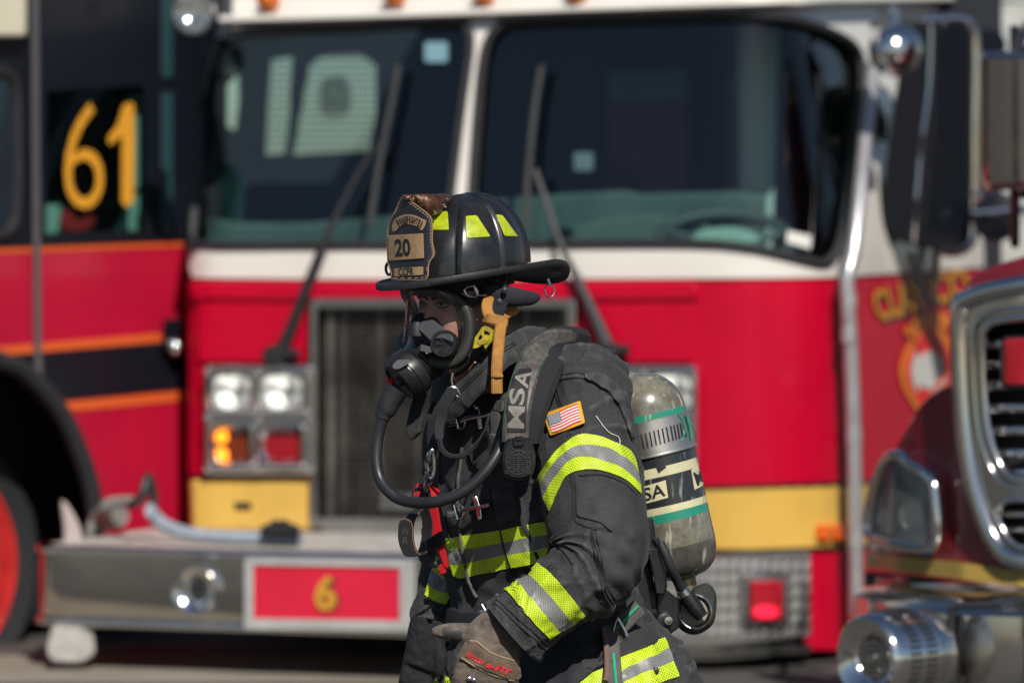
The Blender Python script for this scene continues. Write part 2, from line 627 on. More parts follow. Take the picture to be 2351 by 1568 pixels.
ALU = M("tread_plate_aluminium", (.55, .54, .53), .3, 1.0, rvar=.1, vscale=10)
DARKM = M("dark_metal", (.03, .03, .033), .5, .3, var=.3)
CHASSIS = M("chassis_black", (.010, .011, .014), .8)
GLASS = glass_mat("tinted_windscreen_glass", (.60, .80, .77), .9, ior=1.72)
GLASSD = glass_mat("dark_side_glass", (.45, .62, .60), .6)
LENSC = glass_mat("clear_lamp_lens", (.93, .94, .94), .9, frost=.07)
AMBERL = M("amber_lens", (.55, .12, .01), .12, coat=1)
REDL = M("red_lens", (.30, .005, .012), .12, coat=1)
AMBLIT = M("lit_amber_bulb", (.8, .25, .02), .3, emit=(1, .26, .01), estr=2.2)
REDLIT = M("lit_red_bulb", (.8, .02, .05), .3, emit=(1, .01, .05), estr=.8)
INTER = M("cab_interior_grey", (.10, .11, .12), .8, var=.3)
DASH = M("dashboard_vinyl", (.095, .12, .118), .75, var=.3)
SEAT = M("seat_vinyl", (.008, .011, .017), .7, var=.2)
PALE = M("pale_plastic", (.62, .62, .58), .5)
STICK = M("blue_white_sticker", (.16, .30, .36), .5)
# ---------------------------------------------------------------- ground
gm = M("asphalt", (.055, .052, .048), .9, var=.35, vscale=1.5, bump=.5, bscale=60, dust=((.12, .11, .10), .5, 40))
g = MB()
n_g = 40
g.grid([[Vector((-400 + 800 * j / n_g, -300 + 1100 * i / n_g, 0)) for j in range(n_g + 1)] for i in range(n_g + 1)])
mk("ground", g, gm, kind='structure', label="grey asphalt yard under the fire trucks")
cm = M("concrete", (.26, .23, .185), .9, var=.2, vscale=3, bump=.4, bscale=40)  # concrete whose pale tone also stands for the sunlit patch
g = MB()
g.grid([[Vector((x, y, .004)) for x in (-9.5, -.35)] for y in (14.75, 15.75)])
mk("sun_patch_pavement", g, cm, kind='structure', label="pale concrete strip coloured to carry the sun patch in front of the bumper")

# ================================================================ ENGINE WITH THE NUMBER 6 ON ITS BUMPER
A0 = P(404, 0, 16.17); B0 = P(1640, 0, 15.44)
ua = math.atan2(B0.y - A0.y, B0.x - A0.x)
plan = []
u = Vector((math.cos(ua), math.sin(ua)))
back = Vector((-u.y, u.x))
a2 = Vector((A0.x, A0.y)); b2 = Vector((B0.x, B0.y))
plan.append(a2 + back * 2.3 + u * .02)
plan.append(a2 + back * .14)
for k in range(1, 6):
    t = k / 6 * math.pi / 2
    plan.append(a2 + back * .14 * (1 - math.sin(t)) + u * .14 * (1 - math.cos(t)))
plan.append(a2 + u * .14)
for k in range(1, 12): plan.append((a2 + u * .14).lerp(b2, k / 12))
rc = .40
cc = b2 + back * rc
for k in range(0, 13):
    t = k / 12 * R(86)
    plan.append(cc + u * rc * math.sin(t) - back * rc * math.cos(t))
dirs = (plan[-1] - plan[-2]).normalized()
sd = Vector((math.cos(R(68)), math.sin(R(68))))
e0 = plan[-1]
for k in range(1, 7): plan.append(e0 + sd * k * .5)
class LeanSurf(PlanSurf):
    """cab front whose upper part leans back"""
    def at(s, x, y, off=0.0):
        return PlanSurf.at(s, x, y, round(off - max(0.0, 566 - y) * .00034, 4))
EF = LeanSurf(plan)

eng = thing("fire_engine", (0.2, 16.4, 0), "red and white fire engine with a yellow 6 on its bumper plate", "fire engine")

# windscreen openings (sighted)
holeL = smooth_path([(560, 76), (800, 64), (1040, 52), (1072, 66), (1080, 110), (1062, 240), (1038, 430), (1022, 540), (1000, 560), (720, 562), (450, 563), (441, 552), (455, 400), (483, 200), (515, 100)], 4, True)
holeR = smooth_path([(1190, 50), (1450, 41), (1690, 35), (1800, 42), (1900, 70), (1962, 108), (1980, 165), (1974, 260), (1952, 430), (1930, 550), (1908, 594), (1878, 604), (1800, 586), (1700, 566), (1590, 559), (1350, 559), (1105, 560), (1080, 545), (1082, 470), (1097, 250), (1112, 120), (1140, 68)], 4, True)

mb = MB()
up = [(500, -120), (500, 50), (468, 200), (447, 400), (432, 590), (432, 618), (440, 640), (700, 643), (1000, 644), (1300, 643), (1640, 641), (1800, 640), (1950, 637), (2330, 612), (2440, 605), (2440, -120)]
mb.sheet(EF, up, -.035, .035, holes=[holeL, holeR], step=40, bev=3)
shell = mk("cab_body", mb, WHITE, eng)
mb = MB()
low = [(432, 649), (434, 646), (700, 647), (1000, 648), (1300, 647), (1640, 645), (1950, 641), (2330, 616), (2440, 609), (2440, 1500), (1955, 1492), (1850, 1490), (1850, 1290), (1400, 1290), (432, 1290)]
grille_hole = rect(722, 700, 1308, 1195, 8)
mb.sheet(EF, low, -.03, .03, holes=[densify(grille_hole, 30)], step=40)
# pressed ledge under the windscreen band
mb.band(EF, [(434, 668), (1000, 672), (1600, 668)], 44, .0, .022, step=40, bev=8)
fp = mk("front_panel", mb, RED, eng)
for pp in ([(452, 694), (704, 694), (704, 832), (452, 832)], [(1330, 694), (1592, 692), (1592, 832), (1330, 834)]):
    mb = MB(); mb.sheet(EF, round_poly(pp, 10), 0, .010, step=40, bev=4)
    mk("access_panel", mb, RED, fp)
mb = MB()
for x, y in [(x, y) for x in (1325, 1600) for y in range(900, 1100, 48)] + [(x, 683) for x in range(460, 1600, 90)]:
    mb.lathe(EF.at(x, y, .0 if y > 700 else .022), (u.x * 0 + u.y, -u.x, 0), [(0, .008), (.003, .006), (.004, 0)], 8)
mk("panel_rivet", mb, RED, fp, kind='stuff')
# roof and floor closing the cab
rb = MB()
def capz(S, z, off, offs2):
    top = S.poly(off)
    return [Vector((p.x, p.y, z)) for p in top]
rp = capz(EF, CAM_H + 620 * 15.8 / FPX + .10, -.22, 0)
fl = capz(EF, .36, -.05, 0)
rb.add(rp, [list(range(len(rp)))])
mk("roof", rb, WHITE, eng)
rb = MB()
rb.add(fl, [list(range(len(fl)))])
fl2 = capz(EF, 1.21, -.06, 0)
rb.add(fl2, [list(range(len(fl2)))])
# chassis: rails, axle, dark underside
for sx in (-.45, .45):
    rb.box(Vector((.1, 17.6, .55)) + Vector((u.x, u.y, 0)) * sx, (.12, 3.4, .3), Matrix.Rotation(ua, 3, 'Z'))
rb.tube([Vector((.1, 17.2, .52)) - Vector((u.x, u.y, 0)) * 1.0, Vector((.1, 17.2, .52)) + Vector((u.x, u.y, 0)) * 1.0], .09, 12)
mk("chassis", rb, CHASSIS, eng)
for sx in (-.98, .98):
    c = Vector((.25, 17.3, .5)) + Vector((u.x, u.y, 0)) * sx
    w = MB(); ax = Vector((u.x, u.y, 0))
    w.lathe(c - ax * .15, ax, [(0, .28), (.0, .44), (.04, .49), (.15, .5), (.26, .49), (.3, .44), (.3, .28)], 40)
    ty = mk("wheel", w, TYRE, eng)
    w = MB(); w.lathe(c - ax * .13, ax, [(0, .02), (.02, .28), (.24, .28), (.26, .02)], 30)
    mk("rim", w, CHROME, ty)
# rear body box behind the cab
rb = MB()
cbox = (a2 + b2) / 2 + back * 4.4 + u * .2
rb.box(Vector((cbox.x, cbox.y, .95)), (2.3, 3.4, 1.0), Matrix.Rotation(ua, 3, 'Z'), bev=.03)
mk("rear_body", rb, RED61, eng)

# roof lip
mb = MB()
mb.band(EF, [(500, 44), (1000, 30), (1700, 6), (2000, -2), (2440, -8)], 14, .02, .05, step=40, bev=4, mat=0)
mk("roof_lip", mb, WHITE, eng)
mb = MB()
mb.band(EF, [(505, 58), (1000, 44), (1700, 21), (1990, 8), (2440, 2)], 8, .0, .015, step=40)
mk("rain_gutter", mb, DCHROME, eng)
for x, y in ((615, 2), (905, -9), (1110, -13), (1322, -17)):
    mb = MB()
    c = EF.at(x, y, .07)
    mb.lathe(c, (-.3, -.95, 0), [(-.01, .052), (.008, .05), (.028, .038), (.042, .02), (.046, .0)], 20, sx=.9)
    mk("marker_lamp", mb, AMBERL, eng, label="amber roof marker lamp")

# windscreens
for nm, hole in (("windscreen", holeL), ("windscreen", holeR)):
    mb = MB()
    mb.sheet(EF, inset(densify(hole, 30), 4), -.03, .004, step=40)
    pane = mk(nm, mb, GLASS, eng)
    mb = MB()
    pts = [EF.at(x, y, .004) for x, y in hole]
    mb.tube(pts, .018, 8, closed=True)
    mk("gasket", mb, RUB, pane)
# interior
IB = PlaneSurf(1000, 300, 18.2, yaw=-math.degrees(ua) * -1)
mb = MB()
win0 = [(520, 160), (532, 148), (546, 170), (548, 230), (540, 300), (522, 290)]
win1 = [(622, 140), (672, 128), (665, 250), (655, 352), (612, 356), (616, 250)]
win2 = [(712, 150), (740, 128), (830, 126), (862, 150), (862, 260), (848, 345), (675, 355), (688, 280)]
mb.sheet(IB, [(380, -90), (2300, -90), (2300, 900), (380, 900)], 0, .03, holes=[densify(win0, 40), densify(win1, 40), densify(win2, 40)], step=80)
iw = mk("cab_rear_wall", mb, SEAT, eng)
mb = MB()
for (x0, x1, ya, yb) in ((612, 676, 132, 354), (676, 862, 132, 354)):
    k = 0
    y = ya
    while y < yb:
        mb.band(IB, [(x0 - 4, y), (x1 + 4, y - 1)], 4.2, -.005, .02, step=60, smooth=False)
        y += 16
    x = x0
    while x < x1:
        mb.band(IB, [(x, ya - 5), (x - 3, yb + 4)], 3.2, -.003, .02, step=60, smooth=False)
        x += 11
mb.sheet(IB, smooth_path([(742, 185), (790, 175), (806, 215), (795, 262), (742, 262), (735, 225)], 4, True), .01, .03, step=30)
mk("rear_window_louvre", mb, M("louvre_grey", (.10, .12, .12), .6), iw)
# dashboard
DSH = PlaneSurf(1200, 500, 16.6, yaw=math.degrees(ua))
mb = MB()
dash = [(470, 500), (560, 512), (700, 512), (860, 500), (1010, 486), (1100, 462), (1290, 446), (1440, 438), (1470, 446), (1690, 440), (1760, 450), (1760, 620), (470, 620)]
mb.sheet(DSH, dash, 0, .5, step=60, bev=10)
mk("dashboard", mb, DASH, eng)
mb = MB()
mb.sheet(DSH, smooth_path([(1300, 560), (1330, 520), (1450, 498), (1590, 500), (1640, 530), (1650, 560)], 5), .5, .05, step=40, bev=6)
mk("instrument_hood", mb, M("green_grey_vinyl", (.11, .13, .11), .8), eng)
mb = MB()
c = DSH.at(1665, 560, .62)
ring = [c + Vector((.24 * math.cos(t), .1 * math.sin(t), .10 * math.sin(t) + .01)) for t in [2 * math.pi * k / 40 for k in range(40)]]
mb.tube(ring, .022, 10, closed=True)
for t in (math.pi * 1.5, .4, 2.7):
    mb.tube([c, c + Vector((.24 * math.cos(t), .1 * math.sin(t), .1 * math.sin(t)))], .015, 8)
mb.lathe(c - Vector((0, .02, .02)), (0, -.7, .7), [(0, .07), (.03, .06), (.04, .0)], 20)
mk("steering_wheel", mb, M("dark_rim", (.05, .055, .055), .5), eng)
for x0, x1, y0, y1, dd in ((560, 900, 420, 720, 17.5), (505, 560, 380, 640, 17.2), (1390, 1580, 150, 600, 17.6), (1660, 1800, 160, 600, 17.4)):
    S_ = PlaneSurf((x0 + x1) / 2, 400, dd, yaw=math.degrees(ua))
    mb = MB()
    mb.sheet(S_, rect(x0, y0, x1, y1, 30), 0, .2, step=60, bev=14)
    mk("seat_and_reflection", mb, M("reflection_red_brown", (.20, .055, .075), .8, var=.3, vscale=3) if x0 > 1000 else (SEAT if x0 > 520 else M("teal_seat", (.20, .36, .32), .7)), eng)  # right-hand pair carries red truck reflections in its colour
mb = MB(); mb.sheet(DSH, smooth_path([(1592, 556), (1600, 536), (1640, 524), (1690, 524), (1730, 536), (1742, 556), (1690, 562), (1640, 562)], 4, True), .66, .02, step=30, bev=4)
mk("paper_pad", mb, M("mint_paper", (.42, .52, .46), .7), eng)
for pg, mt in (([(1396, 165), (1576, 160), (1578, 235), (1398, 238)], M("reflection_blue_grey", (.16, .22, .32), .7)), ([(1400, 240), (1578, 238), (1580, 470), (1470, 470), (1460, 400), (1402, 390)], M("reflection_red", (.26, .05, .09), .7)),
               ([(1680, 172), (1752, 168), (1752, 232), (1680, 234)], M("reflection_blue_grey", (.16, .22, .32), .7)), ([(1684, 238), (1750, 236), (1752, 440), (1690, 440)], M("reflection_red", (.24, .05, .09), .7))):
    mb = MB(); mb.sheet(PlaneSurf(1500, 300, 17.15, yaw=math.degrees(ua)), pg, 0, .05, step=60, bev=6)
    mk("reflection_panel", mb, mt, eng)  # panels coloured as truck reflections in the windscreen
# pale strip painting the vertical sheen in the glass
mb = MB()
S_ = PlaneSurf(1740, 300, 16.6, yaw=math.degrees(ua) + 20)
mb.sheet(S_, [(1695, 60), (1790, 70), (1772, 600), (1700, 600)], 0, .08, step=60, bev=6)
mk("sheen_strip", mb, M("sheen_pale", (.55, .58, .56), .7), eng)
mb = MB(); mb.sheet(EF, rect(975, 97, 1028, 143, 8), -.0255, .002, step=30)
mk("sticker", mb, STICK, eng)
mb = MB(); mb.sheet(EF, rect(1318, 350, 1362, 392, 6), -.0255, .002, step=30)
mk("sticker", mb, M("teal_sticker", (.05, .10, .12), .6), eng)
mb = MB(); mb.sheet(EF, [(1808, 530), (1864, 542), (1860, 572), (1806, 556)], -.0255, .004, step=30)
mk("sticker", mb, PALE, eng)

# wipers
for nm, arm, blade in (("wiper", [(640, 812), (668, 750), (742, 562), (800, 440), (862, 330)], [(848, 520), (872, 370), (900, 230), (915, 150)]),
                       ("wiper", [(1398, 802), (1372, 740), (1325, 640), (1280, 545), (1228, 390)], [(1205, 530), (1212, 400), (1226, 260), (1243, 152)])):
    mb = MB()
    pa = smooth_path(arm, 6)
    pts = [EF.at(x, y, .06) for x, y in pa]
    mb.tube(pts, [.028 - .017 * min(1, i / len(pts) * 1.4) for i in range(len(pts))], 8, flat=.6)
    s0 = arm[0]
    mb.lathe(EF.at(s0[0], s0[1] + 5, .0), (-.3, -.95, 0), [(0, .045), (.07, .042), (.085, .03), (.085, 0)], 20)
    mb.tube([EF.at(s0[0] + d, s0[1], .05) for d in (0, 45)], .018, 8)
    wp = mk(nm, mb, M("wiper_black", (.012, .012, .014), .55), eng)
    mb = MB()
    pts = [EF.at(x, y, .035) for x, y in smooth_path(blade, 8)]
    mb.tube(pts, .013, 8, flat=.7)
    mk("wiper_blade", mb, RUB, wp)

# grille
mb = MB()
mb.sheet(EF, rect(716, 694, 1312, 1202, 10), -.2, .01, step=60)
mk("radiator_core", mb, M("radiator", (.035, .031, .027), .6, .2, var=.5, vscale=7, col2=(.30, .26, .20), thr=(.45, .7)), eng)  # beige blotches paint the reflections in the core
mb = MB()
x = 726
k = 0
while x < 1306:
    w = 10 if k % 4 == 3 else 4.5
    mb.band(EF, [(x, 700), (x + 1, 950), (x + 1, 1196)], w, -.06 + (.02 if w > 10 else 0), .05, step=90, smooth=False)
    x += 21; k += 1
y = 712
while y < 1190:
    mb.band(EF, [(726, y), (1306, y)], 2.2, -.05, .02, step=90, smooth=False)
    y += 15
mb.band(EF, [(760, 700), (762, 1196)], 22, -.05, .05, step=90, smooth=False)
mk("grille_slats", mb, M("grille_metal", (.19, .175, .155), .38, .6, var=.6, vscale=5), eng, kind='stuff')
mb = MB()
fr_o = rect(708, 684, 1322, 1210, 14); fr_i = rect(728, 706, 1302, 1188, 6)
mb.sheet(EF, densify(fr_o, 40), 0, .045, holes=[densify(fr_i, 40)], step=40, bev=5)
mk("grille_frame", mb, DCHROME, eng)
mb = MB(); mb.sheet(EF, rect(870, 1130, 985, 1172, 4), .0, .03, step=30, bev=3)
mb.sheet(EF, rect(740, 1205, 1300, 1240, 4), -.05, .06, step=50)
mk("tow_panel", mb, DCHROME, eng)

# headlight clusters
GLINTLIT = M('white_glint_glow', (.9, .9, .85), .3, emit=(1, .98, .90), estr=1.3)  # glow for the sun glints in the headlight bowls
REFL = M('lamp_reflector_bowl', (.92, .92, .90), .24, .75)
def lamp_cell(x0, y0, x1, y1, kind, parent):
    cx, cy = (x0 + x1) / 2, (y0 + y1) / 2
    w = (x1 - x0) / 2 * 15.8 / FPX; h = (y1 - y0) / 2 * 15.8 / FPX
    fu = Vector((u.x, u.y, 0)); fz = Vector((0, 0, 1)); fn = Vector((u.y, -u.x, 0))
    c = EF.at(cx, cy, .06)
    m = MB()
    rows = []
    for i in range(9):          # concave reflector bowl in a rounded rectangle
        t = i / 8
        rows.append([])
        for k in range(36):
            a = 2 * math.pi * k / 36
            ce, se = math.cos(a), math.sin(a)
            p = 4.0 * t + 2.0 * (1 - t)
            rr = (abs(ce) ** p + abs(se) ** p) ** (-1 / p)
            rows[-1].append(c + fu * (w * .95 * t * rr * ce) + fz * (h * .95 * t * rr * se) + fn * (-.06 * (1 - t * t)))
    m.grid(rows, closed_u=True)
    if kind == 'white':
        lamp = mk("headlight", m, REFL, parent, label="clear chrome-backed headlight")
        m = MB(); m.sheet(EF, rect(x0, y0, x1, y1, 8), .062, .004, step=40, bev=3)
        mk("lens", m, LENSC, lamp)
        m = MB(); m.lathe(c + fn * -.055, fn, [(0, .008), (.012, .008), (.016, .0)], 12)
        mk("bulb", m, DARKM, lamp)
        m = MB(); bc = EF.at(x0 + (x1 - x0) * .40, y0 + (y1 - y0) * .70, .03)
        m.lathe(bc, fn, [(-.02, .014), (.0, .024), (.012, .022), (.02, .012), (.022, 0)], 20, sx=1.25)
        mk("sun_glint", m, GLINTLIT, lamp)  # emissive blob painted in as the bowl's sun glint
    elif kind == 'amber':
        lamp = mk("turn_signal", m, CHROME, parent, label="amber turn signal, lit")
        m = MB(); m.sheet(EF, rect(x0, y0, x1, y1, 5), .03, .012, step=40, bev=3)
        mk("lens", m, M("dark_amber_lens", (.16, .022, .004), .15, coat=1), lamp)
        for yy in (.27, .74):
            m = MB(); m.lathe(EF.at(x0 + (x1 - x0) * .26, y0 + (y1 - y0) * yy, .042), fn, [(0, .026), (.012, .022), (.02, .0)], 16)
            mk("bulb", m, AMBLIT, lamp)
    else:
        lamp = mk("warning_lamp", m, CHROME, parent, label="dark red warning lamp")
        m = MB(); m.sheet(EF, rect(x0, y0, x1, y1, 5), .03, .012, step=40, bev=3)
        mk("lens", m, REDL, lamp)
def cluster(dx, mirror=False):
    def X(a, b):
        if mirror: return (2071 - b, 2071 - a)
        return (a, b)
    m = MB()
    a, b = X(470, 715)
    holes = []
    cells = []
    for (x0, x1, y0, y1, kd) in ((482, 580, 860, 940, 'white'), (592, 700, 860, 940, 'white'), (486, 576, 980, 1066, 'amber'), (588, 694, 980, 1066, 'red')):
        q0, q1 = X(x0, x1)
        cells.append((q0, y0, q1, y1, kd)); holes.append(densify(rect(q0, y0, q1, y1, 6), 20))
    m.sheet(EF, densify(rect(a, 838, b, 1088, 14), 20), .0, .07, holes=holes, step=25, bev=4)
    for q0, y0, q1, y1, kd in cells:
        m.tube([EF.at(x, y, .072) for x, y in rect(q0 - 2, y0 - 2, q1 + 2, y1 + 2, 8)], .007, 8, closed=True)
    for xx in (a + 6, (a + b) / 2, b - 6):
        for yy in (852, 958, 1076):
            m.lathe(EF.at(xx, yy, .065), (u.y, -u.x, 0), [(0, .012), (.014, .011), (.02, .006), (.021, 0)], 12)
    bz = mk("headlight_bezel", m, CHROME, eng)
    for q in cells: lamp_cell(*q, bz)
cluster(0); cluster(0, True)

# yellow band pieces and black pin lines
mb = MB(); mb.sheet(EF, round_poly([(436, 1102), (719, 1100), (722, 1216), (440, 1220)], 10), 0, .035, step=40, bev=8)
yb = mk("yellow_panel", mb, YEL, eng)
mb = MB(); mb.sheet(EF, rect(538, 1153, 577, 1170, 3), .035, .003, step=30)
mk("badge", mb, BLACKP, yb)
mb = MB()
mb.sheet(EF, [(1330, 1126), (1560, 1126), (1720, 1122), (1957, 1113), (2440, 1085), (2440, 1210), (1957, 1251), (1720, 1261), (1560, 1259), (1330, 1258)], 0, .004, step=40)
yb2 = mk("yellow_band", mb, YEL, eng)
mb = MB()
mb.band(EF, [(432, 1094), (600, 1096), (730, 1096)], 8, 0, .005, step=40)
mb.band(EF, [(1320, 1121), (1560, 1121), (1720, 1117), (1957, 1108), (2440, 1080)], 10, 0, .006, step=40)
mb.band(EF, [(1320, 1263), (1560, 1264), (1720, 1266), (1957, 1256), (2440, 1215)], 9, 0, .006, step=40)
mk("pin_stripe", mb, BLACKP, eng)
for a, b in ((1876, 1906), (1912, 1944)):
    mb = MB(); mb.sheet(EF, rect(a, 1204, b, 1240, 4), .004, .02, step=30, bev=3)
    mk("side_marker", mb, M("orange_reflector", (.8, .12, .01), .2, coat=1), eng, label="orange side marker")
# grab pole at the cab corner
mb = MB()
pole = [(2006, 150), (1990, 290), (1962, 560), (1945, 650), (1953, 800), (1960, 1000), (1964, 1250), (1966, 1412)]
mb.tube([EF.at(x, y, .10) for x, y in smooth_path(pole, 6)], .027, 14)
for x, y in ((1948, 690), (1949, 770), (1960, 1002), (1964, 1245)):
    c = EF.at(x, y, .10)
    mb.lathe(c - Vector((0, 0, .03)), (0, 0, 1), [(0, .022), (.005, .03), (.055, .03), (.06, .022)], 16)
    mb.tube([c, EF.at(x, y, .0)], .012, 8)
mk("grab_pole", mb, M("brushed_pole", (.58, .57, .58), .38, .7, rvar=.08, vscale=6), eng)
mb = MB()
mb.sheet(EF, [(1998, 180), (2045, 210), (2036, 330), (1985, 300)], 0.02, .05, step=30, bev=4)
mk("pole_bracket", mb, DCHROME, eng)
# lettering and crest on the cab door
def door_text(t, x, y, w, h, rot):
    m1 = MB(); m1.text(EF, t, x + 4, y + 7, w, h, rot, off=.004, bold=.03, mat=0, step=14)
    mk("lettering_shadow", m1, BLACKP, eng)
    m1 = MB(); m1.text(EF, t, x, y, w, h, rot, off=.008, bold=.03, mat=0, step=14)
    mk("lettering", m1, M("gold_leaf", (.75, .34, .02), .35, .3), eng)
door_text("CLAY", 2065, 688, 118, 74, -17)
door_text("CO", 2182, 656, 90, 72, -12)
mb = MB()
def cross(cx, cy, rx, ry, n=64):
    out = []
    for k in range(n):
        a = 2 * math.pi * k / n
        r = 1.0 - .13 * abs(math.sin(2 * a)) ** 1.5
        out.append((cx + rx * r * math.cos(a), cy + ry * r * math.sin(a)))
    return out
mb.sheet(EF, cross(2135, 850, 70, 118), .004, .004, step=30, mat=0)
mb.sheet(EF, cross(2135, 850, 54, 98), .008, .003, step=30, mat=1)
mb.sheet(EF, circ(2135, 850, 30, 44), .011, .003, step=20, mat=2)
mb.sheet(EF, smooth_path([(2092, 850), (2100, 815), (2108, 800), (2114, 850), (2108, 900), (2098, 880)], 4, True), .012, .003, step=20, mat=2)
arcp = [(2085, 770), (2110, 742), (2140, 732), (2170, 735), (2200, 752)]
mb.band(EF, arcp, 30, .008, .003, step=20, mat=0)
mk("door_crest", mb, [M("crest_orange", (.78, .20, .02), .5), M("crest_red", (.75, .02, .02), .5), PALE], eng)

# lamps high on the corners
def chrome_lamp(x, y, D, r, axis):
    m = MB(); c = P(x, y, D)
    ax = Vector(axis).normalized()
    m.lathe(c - ax * r * .9, ax, [(0, .0), (.05 * r, .3 * r), (.3 * r, .7 * r), (.7 * r, .95 * r), (1.0 * r, r), (1.08 * r, .97 * r), (1.08 * r, .88 * r), (.75 * r, .6 * r), (.55 * r, .2 * r), (.5 * r, 0)], 36)
    m.tube([c - ax * r * .5, c - ax * r * .5 + Vector((0, 0, r * 1.5))], r * .18, 8)
    L = mk("spot_lamp", m, CHROME, eng, label="round chrome spot lamp")
    m = MB(); m.lathe(c + ax * .12 * r, ax, [(0, .9 * r), (.12 * r, .6 * r), (.18 * r, 0)], 30)
    mk("lens", m, LENSC, L)
chrome_lamp(446, 28, 15.6, .083, (-.35, -1, -.05))
m = MB()
c = P(2056, 116, 15.6)
ax = Vector((-.5, -.86, -.1)).normalized()
m.lathe(c - ax * .11, ax, [(0, 0), (.004, .03), (.02, .06), (.06, .088), (.11, .098), (.15, .09), (.19, .07), (.215, .035), (.22, 0)], 36)
m.tube([c, c + Vector((0, 0.05, .16))], .012, 8)
mk("spot_lamp", m, CHROME, eng, label="round chrome lamp beside the cab mirror")

# mirror
MD = EF.at(2110, 560).y - .22
MS = PlaneSurf(2130, 300, MD, yaw=18)
house = smooth_path([(2102, 52), (2200, 46), (2230, 62), (2240, 110), (2238, 320), (2236, 520), (2224, 562), (2190, 578), (2070, 556), (2036, 528), (2027, 470), (2040, 320), (2062, 180), (2080, 80)], 5, True)
mb = MB(); mb.sheet(MS, house, 0, .12, step=40, bev=6)
mir = mk("side_mirror", mb, M("mirror_housing_black", (.005, .006, .009), .6, spec=.15), eng)
mb = MB()
fr = smooth_path([(2110, 50), (2200, 45), (2230, 60), (2240, 110), (2238, 320), (2236, 520), (2224, 564), (2190, 580), (2150, 574)], 6)
mb.tube([MS.at(x, y, .11) for x, y in fr], .019, 10)
mb.tube([MS.at(x, y, .125) for x, y in smooth_path([(2140, 58), (2135, 200), (2118, 330), (2108, 440), (2100, 556)], 6)], .012, 8)
mk("frame", mb, CHROME, mir)
mb = MB(); mb.sheet(MS, smooth_path([(2150, 80), (2220, 76), (2222, 320), (2218, 530), (2130, 530), (2120, 500), (2140, 300)], 4, True), .115, .006, step=40, bev=4)
mk("mirror_pane", mb, M("mirror_dark", (.006, .008, .012), .05), mir)
mb = MB()
for pth in ([(2000, 60), (2050, 52), (2120, 60)], [(2118, 566), (2112, 620), (2125, 650)], [(2090, 580), (2105, 650), (2150, 700)], [(2150, 570), (2150, 640)]):
    mb = MB(); mb.tube([MS.at(x, y, .05) for x, y in smooth_path(pth, 5)], .014, 8)
    mk("mirror_arm", mb, DARKM, mir)
mb = MB()
c = P(2290, 498, MD - .2)
mb.lathe(c + Vector((0.03, .12, 0)), (-.3, -1, 0), [(0, 0), (.02, .05), (.07, .085), (.12, .095), (.135, .092), (.15, .05), (.155, 0)], 36)
mk("convex_mirror", mb, BLACKP, mir)
mb = MB()
mb.tube([c + Vector((-.1, -.02, .01)), c + Vector((.12, -.05, .03))], .016, 8)
mb.tube([c + Vector((-.07, 0, .07)), P(2238, 440, MD - .05)], .012, 8)
mk("clamp", mb, CHROME, mir)
mb = MB()
mb.sheet(PlaneSurf(2270, 90, MD + .1, yaw=20), round_poly([(2225, 62), (2295, 70), (2312, 100), (2308, 122), (2240, 118)], 14), 0, .1, step=30, bev=4)
mk("mirror_motor", mb, BLACKP, mir)

# ---------------------------------------------------------------- bumper
bl = [a2 - u * .62 - back * .42, a2 - u * .62 - back * .66]
bp_ = []
c0 = a2 - u * .12 - back * 1.0
bp_.append(c0 + back * .85); bp_.append(c0 + back * .12)
for k in range(1, 7):
    t = k / 6 * math.pi / 2
    bp_.append(c0 + back * .12 * (1 - math.sin(t)) + u * .12 * (1 - math.cos(t)))
c1 = b2 - u * .16 - back * 1.0
for k in range(1, 13): bp_.append((c0 + u * .12).lerp(c1 - u * .3, k / 12))
for k in range(1, 7):
    t = k / 6 * R(60)
    bp_.append(c1 - u * .3 + back * .5 * (1 - math.cos(t)) + u * .5 * math.sin(t))
e1 = bp_[-1]
bp_.append(e1 + (back * .8 - u * .3) * .8)
EB = PlanSurf(bp_)
zt = EB.at(560, 1264).z
zb = EB.at(560, 1448).z
bum = thing("front_bumper_proxy", (0, 0, 0), "x", "x") if False else None
mb = MB()
poly = EB.poly(0)
rows = []
for (o, z) in ((-.05, zt), (-.012, zt), (0.0, zt - .012), (.004, (zt + zb) / 2), (0, zb + .014), (-.012, zb), (-.06, zb)):
    rows.append([Vector((p.x, p.y, z)) for p in EB.poly(o)])
mb.grid(rows)
bumper = mk("front_bumper", mb, M("bumper_chrome", (.60, .57, .53), .13, 1.0, rvar=.05, vscale=5), eng)
mb = MB()
r1 = [Vector((p.x, p.y, zt + .002)) for p in EB.poly(-.04)]
r2 = [Vector((p.x, p.y, zt + .002)) + Vector((back.x, back.y, 0)) * .95 for p in EB.poly(-.04)]
mb.grid([r1, r2])
mk("bumper_deck", mb, M("worn_tread_plate", (.60, .59, .56), .6, .3, var=.4, vscale=9, col2=(.40, .37, .33)), bumper)
mb = MB()
for o_, z_ in ((.004, zt - .012), (.002, zb + .012)):
    mb.tube([Vector((p.x, p.y, z_)) for p in EB.poly(o_)], .014, 10)
mk("rolled_edge", mb, CHROME, bumper)
# siren bell
fn = Vector((u.y, -u.x, 0))
mb = MB()
c = EB.at(455, 1352, .0)
mb.lathe(c, fn + Vector((0, 0, -.02)), [(0, .085), (.03, .086), (.045, .08), (.04, .066), (.012, .04), (-.01, .026), (-.012, .0)], 40)
hb = mk("air_horn", mb, CHROME, bumper)
mb = MB(); mb.lathe(c - fn * .005, fn, [(0, .03), (.012, .026), (.012, 0)], 20)
mk("horn_throat", mb, CHASSIS, hb)
